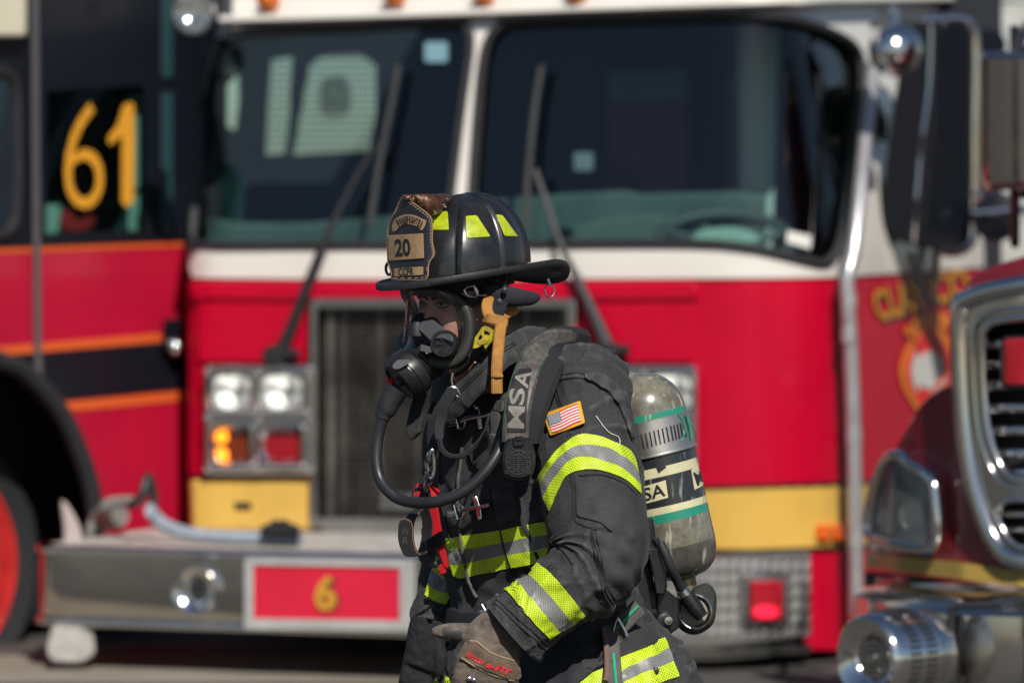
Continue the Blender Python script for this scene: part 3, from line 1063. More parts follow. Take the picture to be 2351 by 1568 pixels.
# number plate
mb = MB()
plo = round_poly([(560, 1284), (952, 1290), (952, 1452), (560, 1446)], 4); pli = round_poly([(582, 1296), (918, 1302), (918, 1424), (582, 1419)], 4)
mb.sheet(EB, densify(plo, 40), .0, .03, holes=[densify(pli, 40)], step=40, bev=4)
pf = mk("plate_frame", mb, M("bright_aluminium", (.56, .55, .53), .5, .3, var=.25, vscale=8), bumper)
mb = MB(); mb.sheet(EB, densify(inset(pli, -6), 60), .0, .022, step=60)
pl = mk("number_plate", mb, M("plate_red", (.66, .012, .045), .5, var=.12, vscale=4), bumper)
mb = MB(); mb.text(EB, "6", 752, 1362, 56, 84, 0, off=.022, thick=.004, bold=.06, step=20)
mk("numeral_edge", mb, M("numeral_brown", (.10, .05, .02), .5), pl)
mb = MB(); mb.text(EB, "6", 747, 1360, 50, 82, 0, off=.027, thick=.003, bold=.035, step=20)
mk("numeral", mb, GOLD, pl)
# tread plate panel with red lamp at the right corner
TP = PlanSurf([EF.at(1300, 1300, .38).xy, EF.at(1620, 1300, .33).xy, EF.at(1760, 1300, .25).xy, EF.at(1870, 1300, .12).xy, EF.at(1900, 1300, .02).xy])
mb = MB()
mb.sheet(TP, [(1400, 1268), (1640, 1276), (1860, 1262), (1862, 1460), (1640, 1478), (1400, 1478)], -.02, .02, step=40)
tpn = mk("tread_plate_panel", mb, M("tread_plate_grey", (.26, .255, .25), .45, .5, var=.2), eng)
mb = MB()
for j, y in enumerate(range(1300, 1474, 30)):
    for i, x in enumerate(range(1420, 1856, 24)):
        if 1706 < x < 1812 and 1318 < y < 1436: continue
        mb.sheet(TP, [(x - 9, y + 10), (x - 5, y + 12), (x + 6, y + 4), (x + 9, y - 10), (x + 5, y - 12), (x - 6, y - 4)], 0, .014, step=30, bev=4, bevh=.012)
mk("tread_pattern", mb, M("bright_tread", (.80, .78, .76), .34, .7), tpn, kind='stuff')
mb = MB(); mb.sheet(TP, rect(1704, 1314, 1812, 1442, 8), 0, .03, step=40, bev=5)
tl = mk("warning_lamp", mb, CHROME, eng, label="red warning lamp set in the tread plate, glowing")
mb = MB(); mb.sheet(TP, rect(1722, 1332, 1800, 1426, 8), .03, .03, step=25, bev=8)
mk("lens", mb, M("bright_red_lens", (.36, .004, .014), .12, coat=1), tl)
mb = MB(); mb.sheet(TP, circ(1758, 1404, 30, 15, 24), .06, .004, step=20)
mk("bulb", mb, REDLIT, tl)
mb = MB(); mb.sheet(TP, rect(1392, 1478, 1862, 1500), -.25, .2, step=60)
mk("sill", mb, DCHROME, eng)
# step block under the left end
mb = MB()
S_ = PlaneSurf(165, 1480, EB.at(170, 1440).y + .16, yaw=10)
mb.sheet(S_, round_poly([(118, 1436), (212, 1440), (220, 1500), (190, 1522), (118, 1520), (106, 1496)], 14), 0, .18, step=30, bev=6)
mk("jack_pad", mb, M("worn_white_paint", (.42, .40, .37), .7, var=.3, vscale=20), eng)

# hose and nozzle lying on the bumper deck
hs = thing("fire_hose", EB.at(420, 1250, -.2), "pale blue fire hose lying across the chrome bumper deck", "hose")
mb = MB()
hp = [(345, 1190, -.35), (368, 1218, -.30), (420, 1240, -.26), (500, 1250, -.25), (600, 1254, -.25), (690, 1258, -.25)]
mb.tube([EB.at(x, y, o) + Vector((0, 0, .03)) for x, y, o in smooth_path(hp, 8)], .027, 12, flat=.8)
mk("hose", mb, M("hose_jacket", (.27, .31, .37), .8, var=.15, vscale=20, bump=.4, bscale=120), hs)
nz = thing("hose_nozzle", EB.at(290, 1245, -.35), "grey fire nozzle with a bail handle on the left end of the bumper", "nozzle")
mb = MB()
A_ = EB.at(345, 1185, -.35); B_ = EB.at(225, 1185, -.35)
ax = (A_ - B_).normalized()
mb.lathe(B_, ax, [(0.0, .03), (.02, .03), (.03, .022), (.07, .022), (.08, .036), (.13, .05), (.2, .05), (.22, .036), (.26, .034)], 20)
nb = mk("nozzle_body", mb, M("worn_alloy", (.33, .31, .29), .45, .6, var=.4, vscale=12), nz)
mb = MB()
mb.tube([EB.at(x, y, -.33) for x, y in smooth_path([(300, 1160), (325, 1140), (340, 1095), (352, 1140), (352, 1170)], 5)], .018, 8)
mk("bail_handle", mb, DARKM, nz)
mb = MB()
mb.tube([EB.at(x, y, -.35) for x, y in smooth_path([(230, 1185), (250, 1155), (300, 1150)], 5)], .02, 8)
mb.tube([EB.at(x, y, -.35) for x, y in smooth_path([(225, 1180), (212, 1215), (212, 1255)], 5)], .024, 8)
mk("pistol_grip", mb, M("grip_grey", (.25, .25, .23), .6), nz)
mb = MB()
S_ = PlaneSurf(158, 1200, 15.5)
mb.sheet(S_, smooth_path([(140, 1150), (160, 1165), (185, 1215), (188, 1262), (150, 1262), (146, 1210)], 4, True), 0, .06, step=30, bev=6)
mk("mud_flap", mb, M("flap_pink_grey", (.42, .34, .33), .6), eng)
vb = thing("hose_clamp", EB.at(640, 1240, -.2), "black clamp sitting on the bumper deck below the yellow panel", "clamp")
mb = MB()
S_ = PlanSurf([p for p in EB.poly(-.25)])
mb.sheet(S_, round_poly([(600, 1228), (600, 1206), (622, 1200), (624, 1192), (640, 1194), (660, 1192), (664, 1200), (684, 1204), (690, 1228)], 4), 0, .08, step=20, bev=3)
mk("clamp_body", mb, CHASSIS, vb)
mb = MB(); mb.tube([S_.at(612, 1218, .085), S_.at(680, 1216, .085)], .012, 8)
mk("clamp_screw", mb, DARKM, vb)

# ================================================================ TRUCK 61 ON THE LEFT
S0 = P(0, 0, 15.75)
d61 = Vector((math.cos(R(50)), math.sin(R(50))))
p0 = Vector((S0.x, S0.y))
T6 = PlanSurf([p0 - d61 * 2.6, p0 - d61 * .5, p0, p0 + d61 * .5, p0 + d61 * 1.08])
t61 = thing("fire_truck", (p0.x, p0.y + .3, 0), "black over red fire truck side with the gold number 61 on its window", "fire truck")
archp = smooth_path([(-420, 760), (-250, 755), (-120, 780), (0, 828), (55, 852), (140, 946), (200, 1084), (222, 1200), (228, 1320)], 6)
mb = MB()
mb.sheet(T6, [(-420, 576), (0, 566), (440, 551), (440, 1420), (235, 1420)] + [(x, y) for x, y in reversed(archp)], -.03, .03, step=50)
mk("cab_side", mb, RED61, t61)
mb = MB()
mb.sheet(T6, [(-420, -140), (440, -160), (440, 549), (0, 563), (-420, 573)], -.03, .03, holes=[densify([(106, 210), (330, 196), (330, 528), (106, 536)], 40)], step=50)
mb.band(T6, [(-200, 570), (0, 564), (440, 549)], 6, 0, .01, step=50, smooth=False)
cu = mk("cab_upper", mb, BLACKP, t61)
# closing walls
mb = MB()
e = p0 + d61 * 1.08; bk = Vector((-d61.y, d61.x))
mb.grid([[Vector((q.x, q.y, z)) for q in (e, e + bk * 2.4, e + bk * 2.4 - d61 * 3.8)] for z in (.5, 1.2, 2.9)])
mb.grid([[Vector((q.x, q.y, 2.9)) for q in (e, e - d61 * 3.8)], [Vector((q.x, q.y, 2.9)) for q in (e + bk * 2.4, e + bk * 2.4 - d61 * 3.8)]])
mk("cab_shell", mb, BLACKP, t61)
mb = MB()
mb.sheet(T6, [(-420, 1200), (440, 1200), (440, 1440), (-420, 1440)], -.9, .02, step=80)
mk("chassis", mb, CHASSIS, t61)
mb = MB(); mb.sheet(T6, densify([(102, 206), (334, 192), (334, 532), (102, 540)], 40), -.02, .004, step=50)
gw = mk("side_window", mb, GLASSD, t61)
mb = MB()
wi = smooth_path([(-260, 180), (-40, 165), (10, 165), (36, 200), (40, 320), (38, 480), (20, 530), (-40, 545), (-260, 552)], 4)
mb.tube([T6.at(x, y, .01) for x, y in wi], .02, 8)
dw = mk("door_window_frame", mb, DARKM, t61)
mb = MB(); mb.sheet(T6, densify(wi, 40), 0, .006, step=50)
mk("door_window", mb, M("dark_window", (.015, .022, .03), .05, coat=1), t61)
# inside pieces glimpsed through the window
mb = MB()
TEAL = M("cab_seat_teal", (.40, .60, .50), .7)
for pg in ([(290, 230), (300, 215), (345, 208), (345, 412), (300, 440)], [(250, 560), (300, 455), (350, 420), (350, 565)], [(100, 470), (150, 470), (150, 545), (100, 545)]):
    mb = MB(); mb.sheet(T6, pg, -.12, .02, step=60)
    mk("seat_panel", mb, TEAL, t61)
mb = MB()
for yy in ((-60, 180), (215, 545)):
    mb.sheet(T6, rect(370, yy[0], 398, yy[1]), 0, .012, step=50, bev=3)
mk("trim_strip", mb, M("teal_trim", (.018, .05, .058), .4), t61)
mb = MB(); mb.band(T6, [(80, -140), (82, 300), (86, 700), (88, 830), (95, 900)], 17, 0, .012, step=50)
mk("door_pillar", mb, M("pillar_grey", (.085, .08, .085), .5), t61)
mb = MB()
for (pth, w) in (([(-300, 838), (0, 806), (380, 774)], 20), ([(120, 936), (300, 920), (440, 906)], 22), ([(-300, 586), (0, 576), (440, 560)], 11)):
    mb.band(T6, pth, w, 0, .004, step=60, smooth=False)
mk("orange_stripe", mb, ORANGE, t61)
mb = MB()
mb.sheet(T6, [(-20, 816), (380, 784), (440, 780), (440, 893), (300, 906), (128, 922), (100, 880), (60, 842), (0, 824)], 0, .003, step=60)
mk("black_stripe", mb, BLACKP, t61)
dots = M("gold_dotted_vinyl", (.72, .34, .03), .5, uvdots=(12, .42, (.72, .34, .03)))
HALF = M("gold_perforated_vinyl", (.16, .07, .01), .5, uvdots=(9.5, .44, (.80, .36, .025)))
mb = MB(); mb.text(T6, "6", 193, 358, 90, 244, 0, off=.008, bold=-.012, step=26)
mb.sheet(T6, round_poly([(247, 318), (270, 286), (284, 240), (307, 236), (309, 330), (306, 466), (297, 473), (286, 474), (279, 462), (280, 312), (252, 334)], 5), 0.004, .004, step=26)
mk("numeral", mb, HALF, t61)
mb = MB()
mb.sheet(T6, smooth_path([(140, 490), (160, 480), (180, 500), (205, 478), (216, 495), (210, 525), (170, 535), (142, 525)], 4, True), -.09, .06, step=30, bev=6)
mk("red_flag", mb, M("red_cloth", (.5, .02, .02), .8), t61, label="red bundle seen through the window")
mb = MB()
mb.sheet(T6, rect(376, 732, 418, 800, 6), 0, .05, step=30, bev=4)
hd = mk("door_handle", mb, BLACKP, t61)
mb = MB(); mb.lathe(T6.at(402, 796, .05), (.6, -.8, 0), [(0, .035), (.02, .034), (.035, .02), (.04, 0)], 20)
mk("lock", mb, CHROME, hd)
mb = MB(); mb.sheet(T6, rect(-70, -60, 62, 86, 14), 0, .07, step=40, bev=8)
mk("scene_light", mb, M("frosted_lamp", (.60, .56, .42), .35, coat=.5), t61, label="pale square scene light on the truck side")
mb = MB(); 
mb.tube([T6.at(x, y, .02) for x, y in archp], .035, 10)
mb.sheet(T6, [(-420, 770)] + [(x, y) for x, y in archp] + [(228, 1430), (-420, 1430)], -.5, .02, step=80)
mk("wheel_arch", mb, CHASSIS, t61)
wc = T6.at(-180, 1300, -.42)
wn = Vector((d61.y, -d61.x, 0))
mb = MB()
mb.lathe(wc, wn, [(-.25, .3), (-.25, .50), (-.2, .545), (-.1, .56), (.02, .56), (.07, .54), (.10, .50), (.09, .45), (.07, .415)], 64)
ty = mk("wheel", mb, TYRE, t61)
mb = MB()
mb.lathe(wc, wn, [(.072, .415), (.085, .41), (.08, .395), (.03, .39), (.0, .34), (.02, .25), (.06, .18), (.09, .12), (.13, .11), (.14, .0)], 48)
for k in range(10):
    a = k * math.pi / 5
    d_ = Vector((0, 0, 1)) * math.cos(a) + wn.cross(Vector((0, 0, 1))).normalized() * math.sin(a)
    mb.lathe(wc + wn * .045 + d_ * .20, wn, [(0, .022), (.03, .02), (.035, .0)], 8)
mk("rim", mb, M("red_wheel_paint", (.55, .028, .026), .4, coat=.4, var=.25, vscale=9), ty)

# ================================================================ MAROON TRUCK ON THE RIGHT
K = [(1975, 12.75), (2020, 12.5), (2080, 12.3), (2150, 12.15), (2220, 12.02), (2351, 11.9), (2500, 11.85), (2720, 11.9), (2820, 12.02), (2920, 12.25), (2980, 12.6)]
MT = PlanSurf([P(x, 0, d).xy for x, d in K])
mar = thing("maroon_fire_truck", (P(2450, 0, 12.2).x, 12.6, 0), "maroon fire truck nose with chrome grille and gold stripe at the right edge", "fire truck")
so = smooth_path([(2204, 716), (2220, 690), (2280, 668), (2380, 650), (2480, 640), (2600, 650), (2700, 690), (2715, 760), (2700, 1000), (2670, 1160), (2600, 1275), (2480, 1300), (2351, 1288), (2290, 1250), (2248, 1150), (2222, 1030), (2208, 880)], 4, True)
si = smooth_path([(2256, 780), (2272, 744), (2320, 732), (2460, 722), (2620, 738), (2662, 780), (2652, 960), (2620, 1060), (2540, 1104), (2400, 1106), (2320, 1094), (2284, 1040), (2262, 940)], 4, True)
si2 = smooth_path([(2292, 1190), (2310, 1150), (2380, 1146), (2480, 1140), (2600, 1150), (2590, 1210), (2540, 1250), (2400, 1258), (2330, 1250)], 4, True)
ho = smooth_path([(2040, 1042), (2070, 1040), (2095, 1062), (2132, 1085), (2150, 1110), (2158, 1170), (2158, 1230), (2140, 1262), (2100, 1264), (2030, 1250), (1992, 1232), (1986, 1190), (2000, 1120), (2020, 1065)], 5, True)
hi = inset(densify(ho, 12), 13)
HOODHOLES = [inset(densify(si, 25), -4), inset(densify(si2, 25), -4), densify(hi, 14)]
mb = MB()
fender = smooth_path([(1992, 1262), (2000, 1180), (2030, 1080), (2068, 1010), (2110, 935), (2150, 900), (2185, 884)], 5) + [(2196, 880), (2196, 760), (2194, 720)] + smooth_path([(2200, 690), (2230, 640), (2280, 612), (2380, 580)], 5) + [(2560, 560), (2980, 640), (2980, 1300), (2351, 1318), (2200, 1296), (2060, 1280)]
mb.sheet(MT, fender, -.05, .05, step=30, bev=5, holes=HOODHOLES)
hood = mk("hood", mb, MAROON, mar)
mb = MB()
# hood top running back
ft = [MT.at(x, y, 0) for x, y in ((2196, 700), (2232, 642), (2282, 614), (2380, 582), (2560, 562), (2760, 590))]
mb.grid([ft, [p + Vector((.12, .8, .0)) for p in ft], [p + Vector((.2, 1.5, -.03)) for p in ft]])
fs = [MT.at(x, y, 0) for x, y in ((1992, 1262), (2000, 1180), (2030, 1080), (2068, 1010), (2110, 935), (2150, 900), (2196, 880))]
mb.grid([fs, [p + Vector((.15, .9, .03)) for p in fs], [p + Vector((.2, 1.5, .03)) for p in fs]])
mk("hood_top", mb, MAROON, mar)
mb = MB()
mb.box(P(2560, 300, 14.3) , (1.9, .9, 1.0), bev=.05)
mk("cab", mb, MAROON, mar) if False else None
# grille surround
mb = MB()
mb.sheet(MT, densify(so, 30), -.02, .055, holes=[densify(si, 25), densify(si2, 25)], step=30, bev=6)
mb.tube([MT.at(x, y, .03) for x, y in so], .030, 12, closed=True)
mb.tube([MT.at(x, y, .04) for x, y in si], .012, 10, closed=True)
mb.tube([MT.at(x, y, .04) for x, y in inset(densify(si, 30), -22)], .008, 10, closed=True)
mb.tube([MT.at(x, y, .04) for x, y in si2], .009, 10, closed=True)
gs = mk("grille_surround", mb, M("grille_chrome", (.62, .60, .57), .12, 1.0, rvar=.05, vscale=6), mar)
mb = MB(); mb.sheet(MT, rect(2240, 700, 2690, 1275), -.10, .01, step=60)
mk("grille_recess", mb, CHASSIS, mar)
for y in (790, 838, 886, 938, 990, 1042, 1088):
    mb = MB()
    x0 = 2262 + max(0, (y - 940) * .28); x1 = 2655 - max(0, (y - 940) * .4)
    mb.tube([MT.at(x, y - 4 * math.sin((x - x0) / (x1 - x0) * math.pi), .0) for x in np.linspace(x0, x1, 16)], .0135, 10, flat=.8)
    mk("grille_bar", mb, CHROME, mar)
for y in (1180, 1216):
    mb = MB(); mb.tube([MT.at(x, y, -.01) for x in np.linspace(2300, 2590, 12)], .009, 10)
    mk("grille_bar", mb, CHROME, mar)
mb = MB(); mb.sheet(MT, rect(2302, 778, 2420, 888, 14), .0, .05, step=30, bev=8)
wl = mk("warning_lamp", mb, M("grille_red_lens", (.33, .004, .014), .15, coat=1), mar)
mb = MB(); mb.tube([MT.at(x, y, .035) for x, y in rect(2302, 778, 2420, 888, 14)], .007, 8, closed=True)
mk("lamp_rim", mb, DARKM, wl)
# headlight
mb = MB(); mb.sheet(MT, densify(ho, 14), .0, .045, holes=[hi], step=14, bev=4)
mb.tube([MT.at(x, y, .04) for x, y in inset(densify(ho, 10), 6)], .016, 10, closed=True)
hl = mk("headlight", mb, CHROME, mar)
def dep(x, y):
    return -.06 * max(0, 1 - ((x - 2078) / 75) ** 2 - ((y - 1165) / 105) ** 2)
mb = MB(); mb.sheet(MT, inset(densify(ho, 12), 9), .0, .012, step=12, dispf=dep)
mk("reflector", mb, M("lamp_reflector", (.55, .60, .59), .3, .3, var=.3, vscale=14), hl)
mb = MB(); mb.sheet(MT, hi, .034, .006, step=18)
mk("lens", mb, glass_mat("lamp_cover", (.85, .90, .88), .6, ior=1.2, frost=.14), hl)
for xa in (2022, 2046):
    mb = MB(); mb.band(MT, [(xa + 4, 1085), (xa, 1150), (xa - 4, 1225)], 11, -.012, .02, step=20, bev=2)
    mk("lamp_streak", mb, M("white_streak", (.7, .7, .66), .3), hl)  # white bars painting the bright streaks inside the lamp
for cx_, cy_, r_ in ((2100, 1180, .042), (2045, 1190, .034)):
    mb = MB(); mb.lathe(MT.at(cx_, cy_, -.02), (-.25, -1, 0), [(.045, r_), (.05, r_ * .92), (.02, r_ * .7), (.0, .012), (.02, .008), (.02, 0)], 28)
    mk("bulb_bowl", mb, M("grey_glass", (.28, .31, .31), .2, .6), hl)
# gold stripe
mb = MB()
mb.strip(MT, [(1990, 1266), (2060, 1274), (2200, 1290), (2351, 1310), (2600, 1325)], [(1990, 1302), (2060, 1312), (2200, 1328), (2351, 1346), (2600, 1360)], 0, .02)
mk("gold_stripe", mb, M("dull_gold_paint", (.50, .33, .07), .4, var=.2, vscale=5, coat=.5), mar)
mb = MB()
mb.sheet(MT, [(1985, 1310), (2100, 1318), (2351, 1350), (2700, 1370), (2700, 1420), (1985, 1420)], -.25, .05, step=60)
mk("valance", mb, CHASSIS, mar)
for a, b, y in ((2010, 2050, 1326), (2052, 2084, 1322)):
    mb = MB(); mb.sheet(MT, rect(a, y, b, y + 18, 3), -.02, .03, step=20, bev=2)
    mk("side_marker", mb, M("red_reflector", (.5, .015, .02), .25, coat=1), mar)
# bumper
MBp = PlanSurf([P(x, 0, d).xy for x, d in ((1960, 12.2), (2060, 11.75), (2180, 11.55), (2400, 11.45), (2700, 11.45), (2900, 11.8))])
mb = MB()
z1 = MBp.at(2250, 1392).z; z0 = z1 - .36
mb.grid([[Vector((p.x, p.y, z)) for p in MBp.poly(o)] for o, z in ((-.5, z1 + .015), (-.03, z1), (0, z1 - .025), (.01, (z0 + z1) / 2), (0, z0), (-.2, z0))])
bp2 = mk("front_bumper", mb, M("bumper_chrome_worn", (.62, .60, .56), .13, 1.0, rvar=.06, vscale=6), mar)
mb = MB(); mb.tube([MBp.at(x, y, .015) for x, y in smooth_path([(2190, 1700), (2188, 1550), (2184, 1420), (2190, 1396), (2215, 1390), (2300, 1388)], 6)], .009, 8)
mk("trim_edge", mb, RUB, bp2)
mb = MB(); mb.sheet(MBp, smooth_path([(2330, 1545), (2360, 1510), (2450, 1500), (2450, 1600), (2340, 1600)], 4, True), 0, .006, step=40)
mk("tow_opening", mb, CHASSIS, bp2)
# mechanical siren on the bumper
sr = thing("siren", P(2060, 1570, 11.7), "round chrome mechanical siren on the maroon truck's bumper", "siren")
ax = Vector((-.78, -.62, -.02)).normalized()
c = P(1996, 1512, 11.35)
rr = .122
mb = MB()
prof = [(-.225, 0), (-.225, .07), (-.22, .108), (-.21, .114), (-.17, .118), (-.165, .108), (-.15, .108), (-.145, rr), (-.06, rr), (-.01, rr * 1.0), (.008, rr * .97), (.016, rr * .9), (.012, rr * .80), (.0, rr * .6), (-.012, rr * .48), (-.03, rr * .45), (-.032, .0)]
mb.lathe(c, ax, prof, 56)
sb = mk("siren_housing", mb, CHROME, sr)
mb = MB()
for k in range(44):
    a = 2 * math.pi * k / 44
    for s0, s1 in ((-.135, -.10), (-.075, -.04)):
        up_ = Vector((0, 0, 1)); w_ = ax.cross(up_).normalized(); up_ = w_.cross(ax)
        d_ = up_ * math.cos(a) + w_ * math.sin(a)
        mb.tube([c + ax * s0 + d_ * (rr + .002), c + ax * s1 + d_ * (rr + .002)], .0042, 6)
mk("siren_louvre", mb, DARKM, sr, kind='stuff')
mb = MB()
for r_, h_ in ((.052, -.020), (.036, -.016), (.02, -.012)):
    mb.lathe(c + ax * h_, ax, [(0, r_), (.008, r_ - .003), (.008, r_ - .012), (0, r_ - .015)], 40)
for k in range(10):
    a = 2 * math.pi * k / 10
    up_ = Vector((0, 0, 1)); w_ = ax.cross(up_).normalized(); up_ = w_.cross(ax)
    d_ = up_ * math.cos(a) + w_ * math.sin(a)
    mb.tube([c + ax * -.018 + d_ * .012, c + ax * -.018 + d_ * .05], .0035, 6)
mb.lathe(c + ax * -.025, ax, [(0, .014), (.018, .012), (.022, 0)], 20)
mk("siren_grille", mb, DCHROME, sr)
# chrome backed mirror of this truck
MM = PlaneSurf(2310, 270, 12.9, yaw=-12, tilt=7)
mb = MB(); mb.sheet(MM, round_poly([(2252, 128), (2262, 118), (2420, 122), (2430, 430), (2262, 440), (2252, 400)], 14), 0, .10, step=30, bev=16, bevh=.03,
                    dispf=lambda x, y: .03 * max(0, 1 - ((x - 2335) / 85) ** 2))
mm = mk("side_mirror", mb, M("brown_chrome", (.54, .50, .46), .16, 1.0, rvar=.05), mar)
mb = MB()
mb.tube([MM.at(2330, 440, .0), MM.at(2330, 560, -.4)], .016, 8)
mb.tube([MM.at(2330, 120, .0), MM.at(2360, 60, -.4)], .016, 8)
mb.tube([MM.at(2330, 60, -.4), MM.at(2330, 560, -.4)], .016, 8)
mb.tube([MM.at(2330, 112, -.05), Vector((2.85, 14.7, 1.98))], .016, 8)
mb.tube([MM.at(2350, 446, -.05), Vector((2.85, 14.7, 1.62))], .016, 8)
mk("mirror_arm", mb, DARKM, mm)
# cab and body of the maroon truck behind its hood
mb = MB()
mb.box((3.75, 15.2, 1.85), (1.9, 1.6, 1.9), Matrix.Rotation(R(8), 3, 'Z'), bev=.08)
mb.box((2.6, 14.2, .75), (1.5, 1.6, .5), Matrix.Rotation(R(8), 3, 'Z'), bev=.05)
mk("cab", mb, MAROON, mar)
# ================================================================ FIREFIGHTER
CLOTH = M("charcoal_turnout_cloth", (.056, .057, .061), .85, var=.18, vscale=16, weave=620, bump=.32, bscale=420, sheen=.05, dust=((.068, .067, .066), .15, 120), wear=((.105, .103, .10), .515, .60), speck=((.020, .0205, .023), 560), spec=.2)
CLOTHD = M("dark_pad_cloth", (.034, .034, .037), .72, var=.2, vscale=8, weave=700, bump=.22, bscale=300, dust=((.066, .064, .061), .35, 14), spec=.25)
THREAD = M("black_thread", (.012, .012, .014), .8)
THREADL = M("grey_thread", (.085, .082, .076), .8)
LIME = M("lime_tape", (.58, .76, .015), .6, uvdots=(20, .20, (.10, .14, .01)), var=.15, vscale=30, dust=((.34, .42, .03), .25, 26))
GREYT = M("silver_tape", (.23, .235, .23), .45, uvdots=(20, .20, (.05, .05, .05)), var=.15, vscale=30)
NAVY = M("black_webbing", (.012, .013, .018), .8, bump=.4, bscale=300)
STEEL = M("polished_steel", (.62, .59, .55), .2, 1.0, rvar=.08, vscale=40)
SKIN = M("skin", (.52, .255, .19), .5, var=.18, vscale=30, bump=.15, bscale=300)
BLKPL = M("black_plastic", (.012, .012, .014), .38, var=.3, vscale=30, rvar=.1)
BLKRUB = M("mask_rubber", (.035, .036, .032), .55, var=.4, vscale=20, bump=.15, bscale=100)

def folds(p, amp=1.0):
    q = Vector((p.x * 5 + p.z * 3.5, p.y * 6, p.z * 4.5 - p.x * 2.5))
    a = noise.noise(q + Vector((3.1, 0, 7)))
    q2 = Vector((p.x * 16 + p.z * 6, p.y * 14, p.z * 8 - p.x * 9))
    r = 1 - abs(noise.noise(q2)) * 2.2
    r = max(0, r) ** 2
    q3 = Vector((p.x * 9 - p.z * 9, p.y * 10, p.z * 15 + p.x * 5))
    r2 = max(0, 1 - abs(noise.noise(q3 + Vector((9, 4, 1)))) * 2.4) ** 2
    f = noise.noise(p * 45)
    q4 = Vector((p.x * 7 + p.z * 12, p.y * 12, p.z * 9 - p.x * 10))
    r4 = max(0, 1 - abs(noise.noise(q4 + Vector((2, 8, 5)))) * 3.4) ** 2
    f2 = noise.noise(p * 90)
    q5 = Vector((p.x * 22 + p.z * 20, p.y * 26, p.z * 17 - p.x * 24))
    r5 = max(0, 1 - abs(noise.noise(q5)) * 3.2) ** 2 * max(0, noise.noise(p * 7 + Vector((4, 4, 4))) + .25)
    return amp * (a * .009 + r * .0062 + r2 * .0050 + r4 * .0065 + f * .0014 + f2 * .0005 + r5 * .0042 - .005)

def displace(rows, fn, closed=True):
    nr, nc = len(rows), len(rows[0])
    out = []
    for i in range(nr):
        cen = sum(rows[i], Vector()) / nc
        o = []
        for j in range(nc):
            a = rows[i][(j + 1) % nc] - rows[i][j - 1]
            b = rows[min(nr - 1, i + 1)][j] - rows[max(0, i - 1)][j]
            n = a.cross(b)
            n = n.normalized() if n.length > 1e-9 else (rows[i][j] - cen).normalized()
            if n.dot(rows[i][j] - cen) < 0: n = -n
            o.append(rows[i][j] + n * fn(rows[i][j], i / (nr - 1), j / nc, n))
        out.append(o)
    return out

PHI = 48
lv = Vector((math.sin(R(PHI)), -math.cos(R(PHI)), 0)); fv = Vector((-math.cos(R(PHI)), -math.sin(R(PHI)), 0))
def spow(x, e): return math.copysign(abs(x) ** e, x)
# torso: row, left edge, right edge, distance, slope
keys = [(762, 1168, 1285, .10, .20), (790, 1120, 1320, .10, .16), (815, 1085, 1362, .10, .13), (850, 1050, 1394, .10, .12), (900, 1018, 1418, .10, .12), (960, 995, 1434, .10, .13),
        (1050, 996, 1456, .10, .14), (1150, 1006, 1474, .10, .15), (1250, 1018, 1480, .10, .17), (1340, 1030, 1470, .09, .2), (1410, 1046, 1462, .08, .22),
        (1460, 1035, 1482, .07, .26), (1520, 1002, 1530, .05, .30), (1580, 976, 1566, .04, .32), (1640, 962, 1592, .04, .32), (1690, 955, 1605, .04, .32)]
tk = smooth_path(keys, 10)
rows = []
NC = 176
for y, l_, r_, d_, sl in tk:
    half = (r_ - l_) / 2 * PX
    b_ = half / math.sqrt((1.35 * math.sin(R(PHI))) ** 2 + math.cos(R(PHI)) ** 2); a_ = b_ * 1.35
    c = W((l_ + r_) / 2, y, d_)
    row = []
    for j in range(NC):
        t = 2 * math.pi * j / NC
        p = c + lv * (a_ * spow(math.cos(t), .86)) + fv * (b_ * spow(math.sin(t), .86))
        p.z += sl * (p.x - c.x) * .8
        row.append(p)
    rows.append(row)
def tfold(p, v, u_, n):
    k = 1.0 + .5 * max(0, (v - .6)) * 2
    waist = math.exp(-((v - .60) / .04) ** 2) * -.010
    return folds(p, k * .9) + waist
rows = displace(rows, tfold)
TORSO = MB(); TORSO.grid(rows, closed_u=True, cap0=True, uvs=(20, 20))
# left sleeve
def sleeve(path, n, nc, foldf, sq=1.0):
    sp = smooth_path(path, n)
    pts = [W(x, y, d) for x, y, d, r in sp]
    rad = [r * PX for x, y, d, r in sp]
    N = len(pts)
    # smoothed tangents
    tg = []
    for i in range(N):
        tg.append((pts[min(N - 1, i + 5)] - pts[max(0, i - 5)]).normalized())
    ref = Vector((0, -1, .2))
    out = []
    for i in range(N):
        a = (ref - tg[i] * ref.dot(tg[i])).normalized()
        ref = a
        b = tg[i].cross(a)
        out.append([pts[i] + a * (rad[i] * sq * math.cos(2 * math.pi * k / nc)) + b * (rad[i] * math.sin(2 * math.pi * k / nc)) for k in range(nc)])
    return displace(out, foldf), pts, tg
lpath = [(1332, 818, -.00, 60), (1334, 850, -.02, 92), (1340, 905, -.05, 104), (1344, 1000, -.10, 108), (1352, 1090, -.15, 114), (1366, 1180, -.19, 113), (1376, 1255, -.22, 110), (1352, 1318, -.245, 100), (1292, 1356, -.26, 82), (1232, 1404, -.265, 80), (1182, 1448, -.265, 86)]
def lfold(p, v, u_, n):
    base = folds(p, .85)
    el = math.exp(-((v - .70) / .07) ** 2)
    w = math.sin(v * 150 + 3 * noise.noise(p * 12)) * .005 * el
    sh = math.exp(-((v - .14) / .10) ** 2) * .004 * math.sin(v * 90 + u_ * 20)
    pad = 1 - .75 * math.exp(-((v - .52) / .10) ** 2)
    return base * pad + w + sh
srows, spts, stg = sleeve(lpath, 14, 112, lfold)
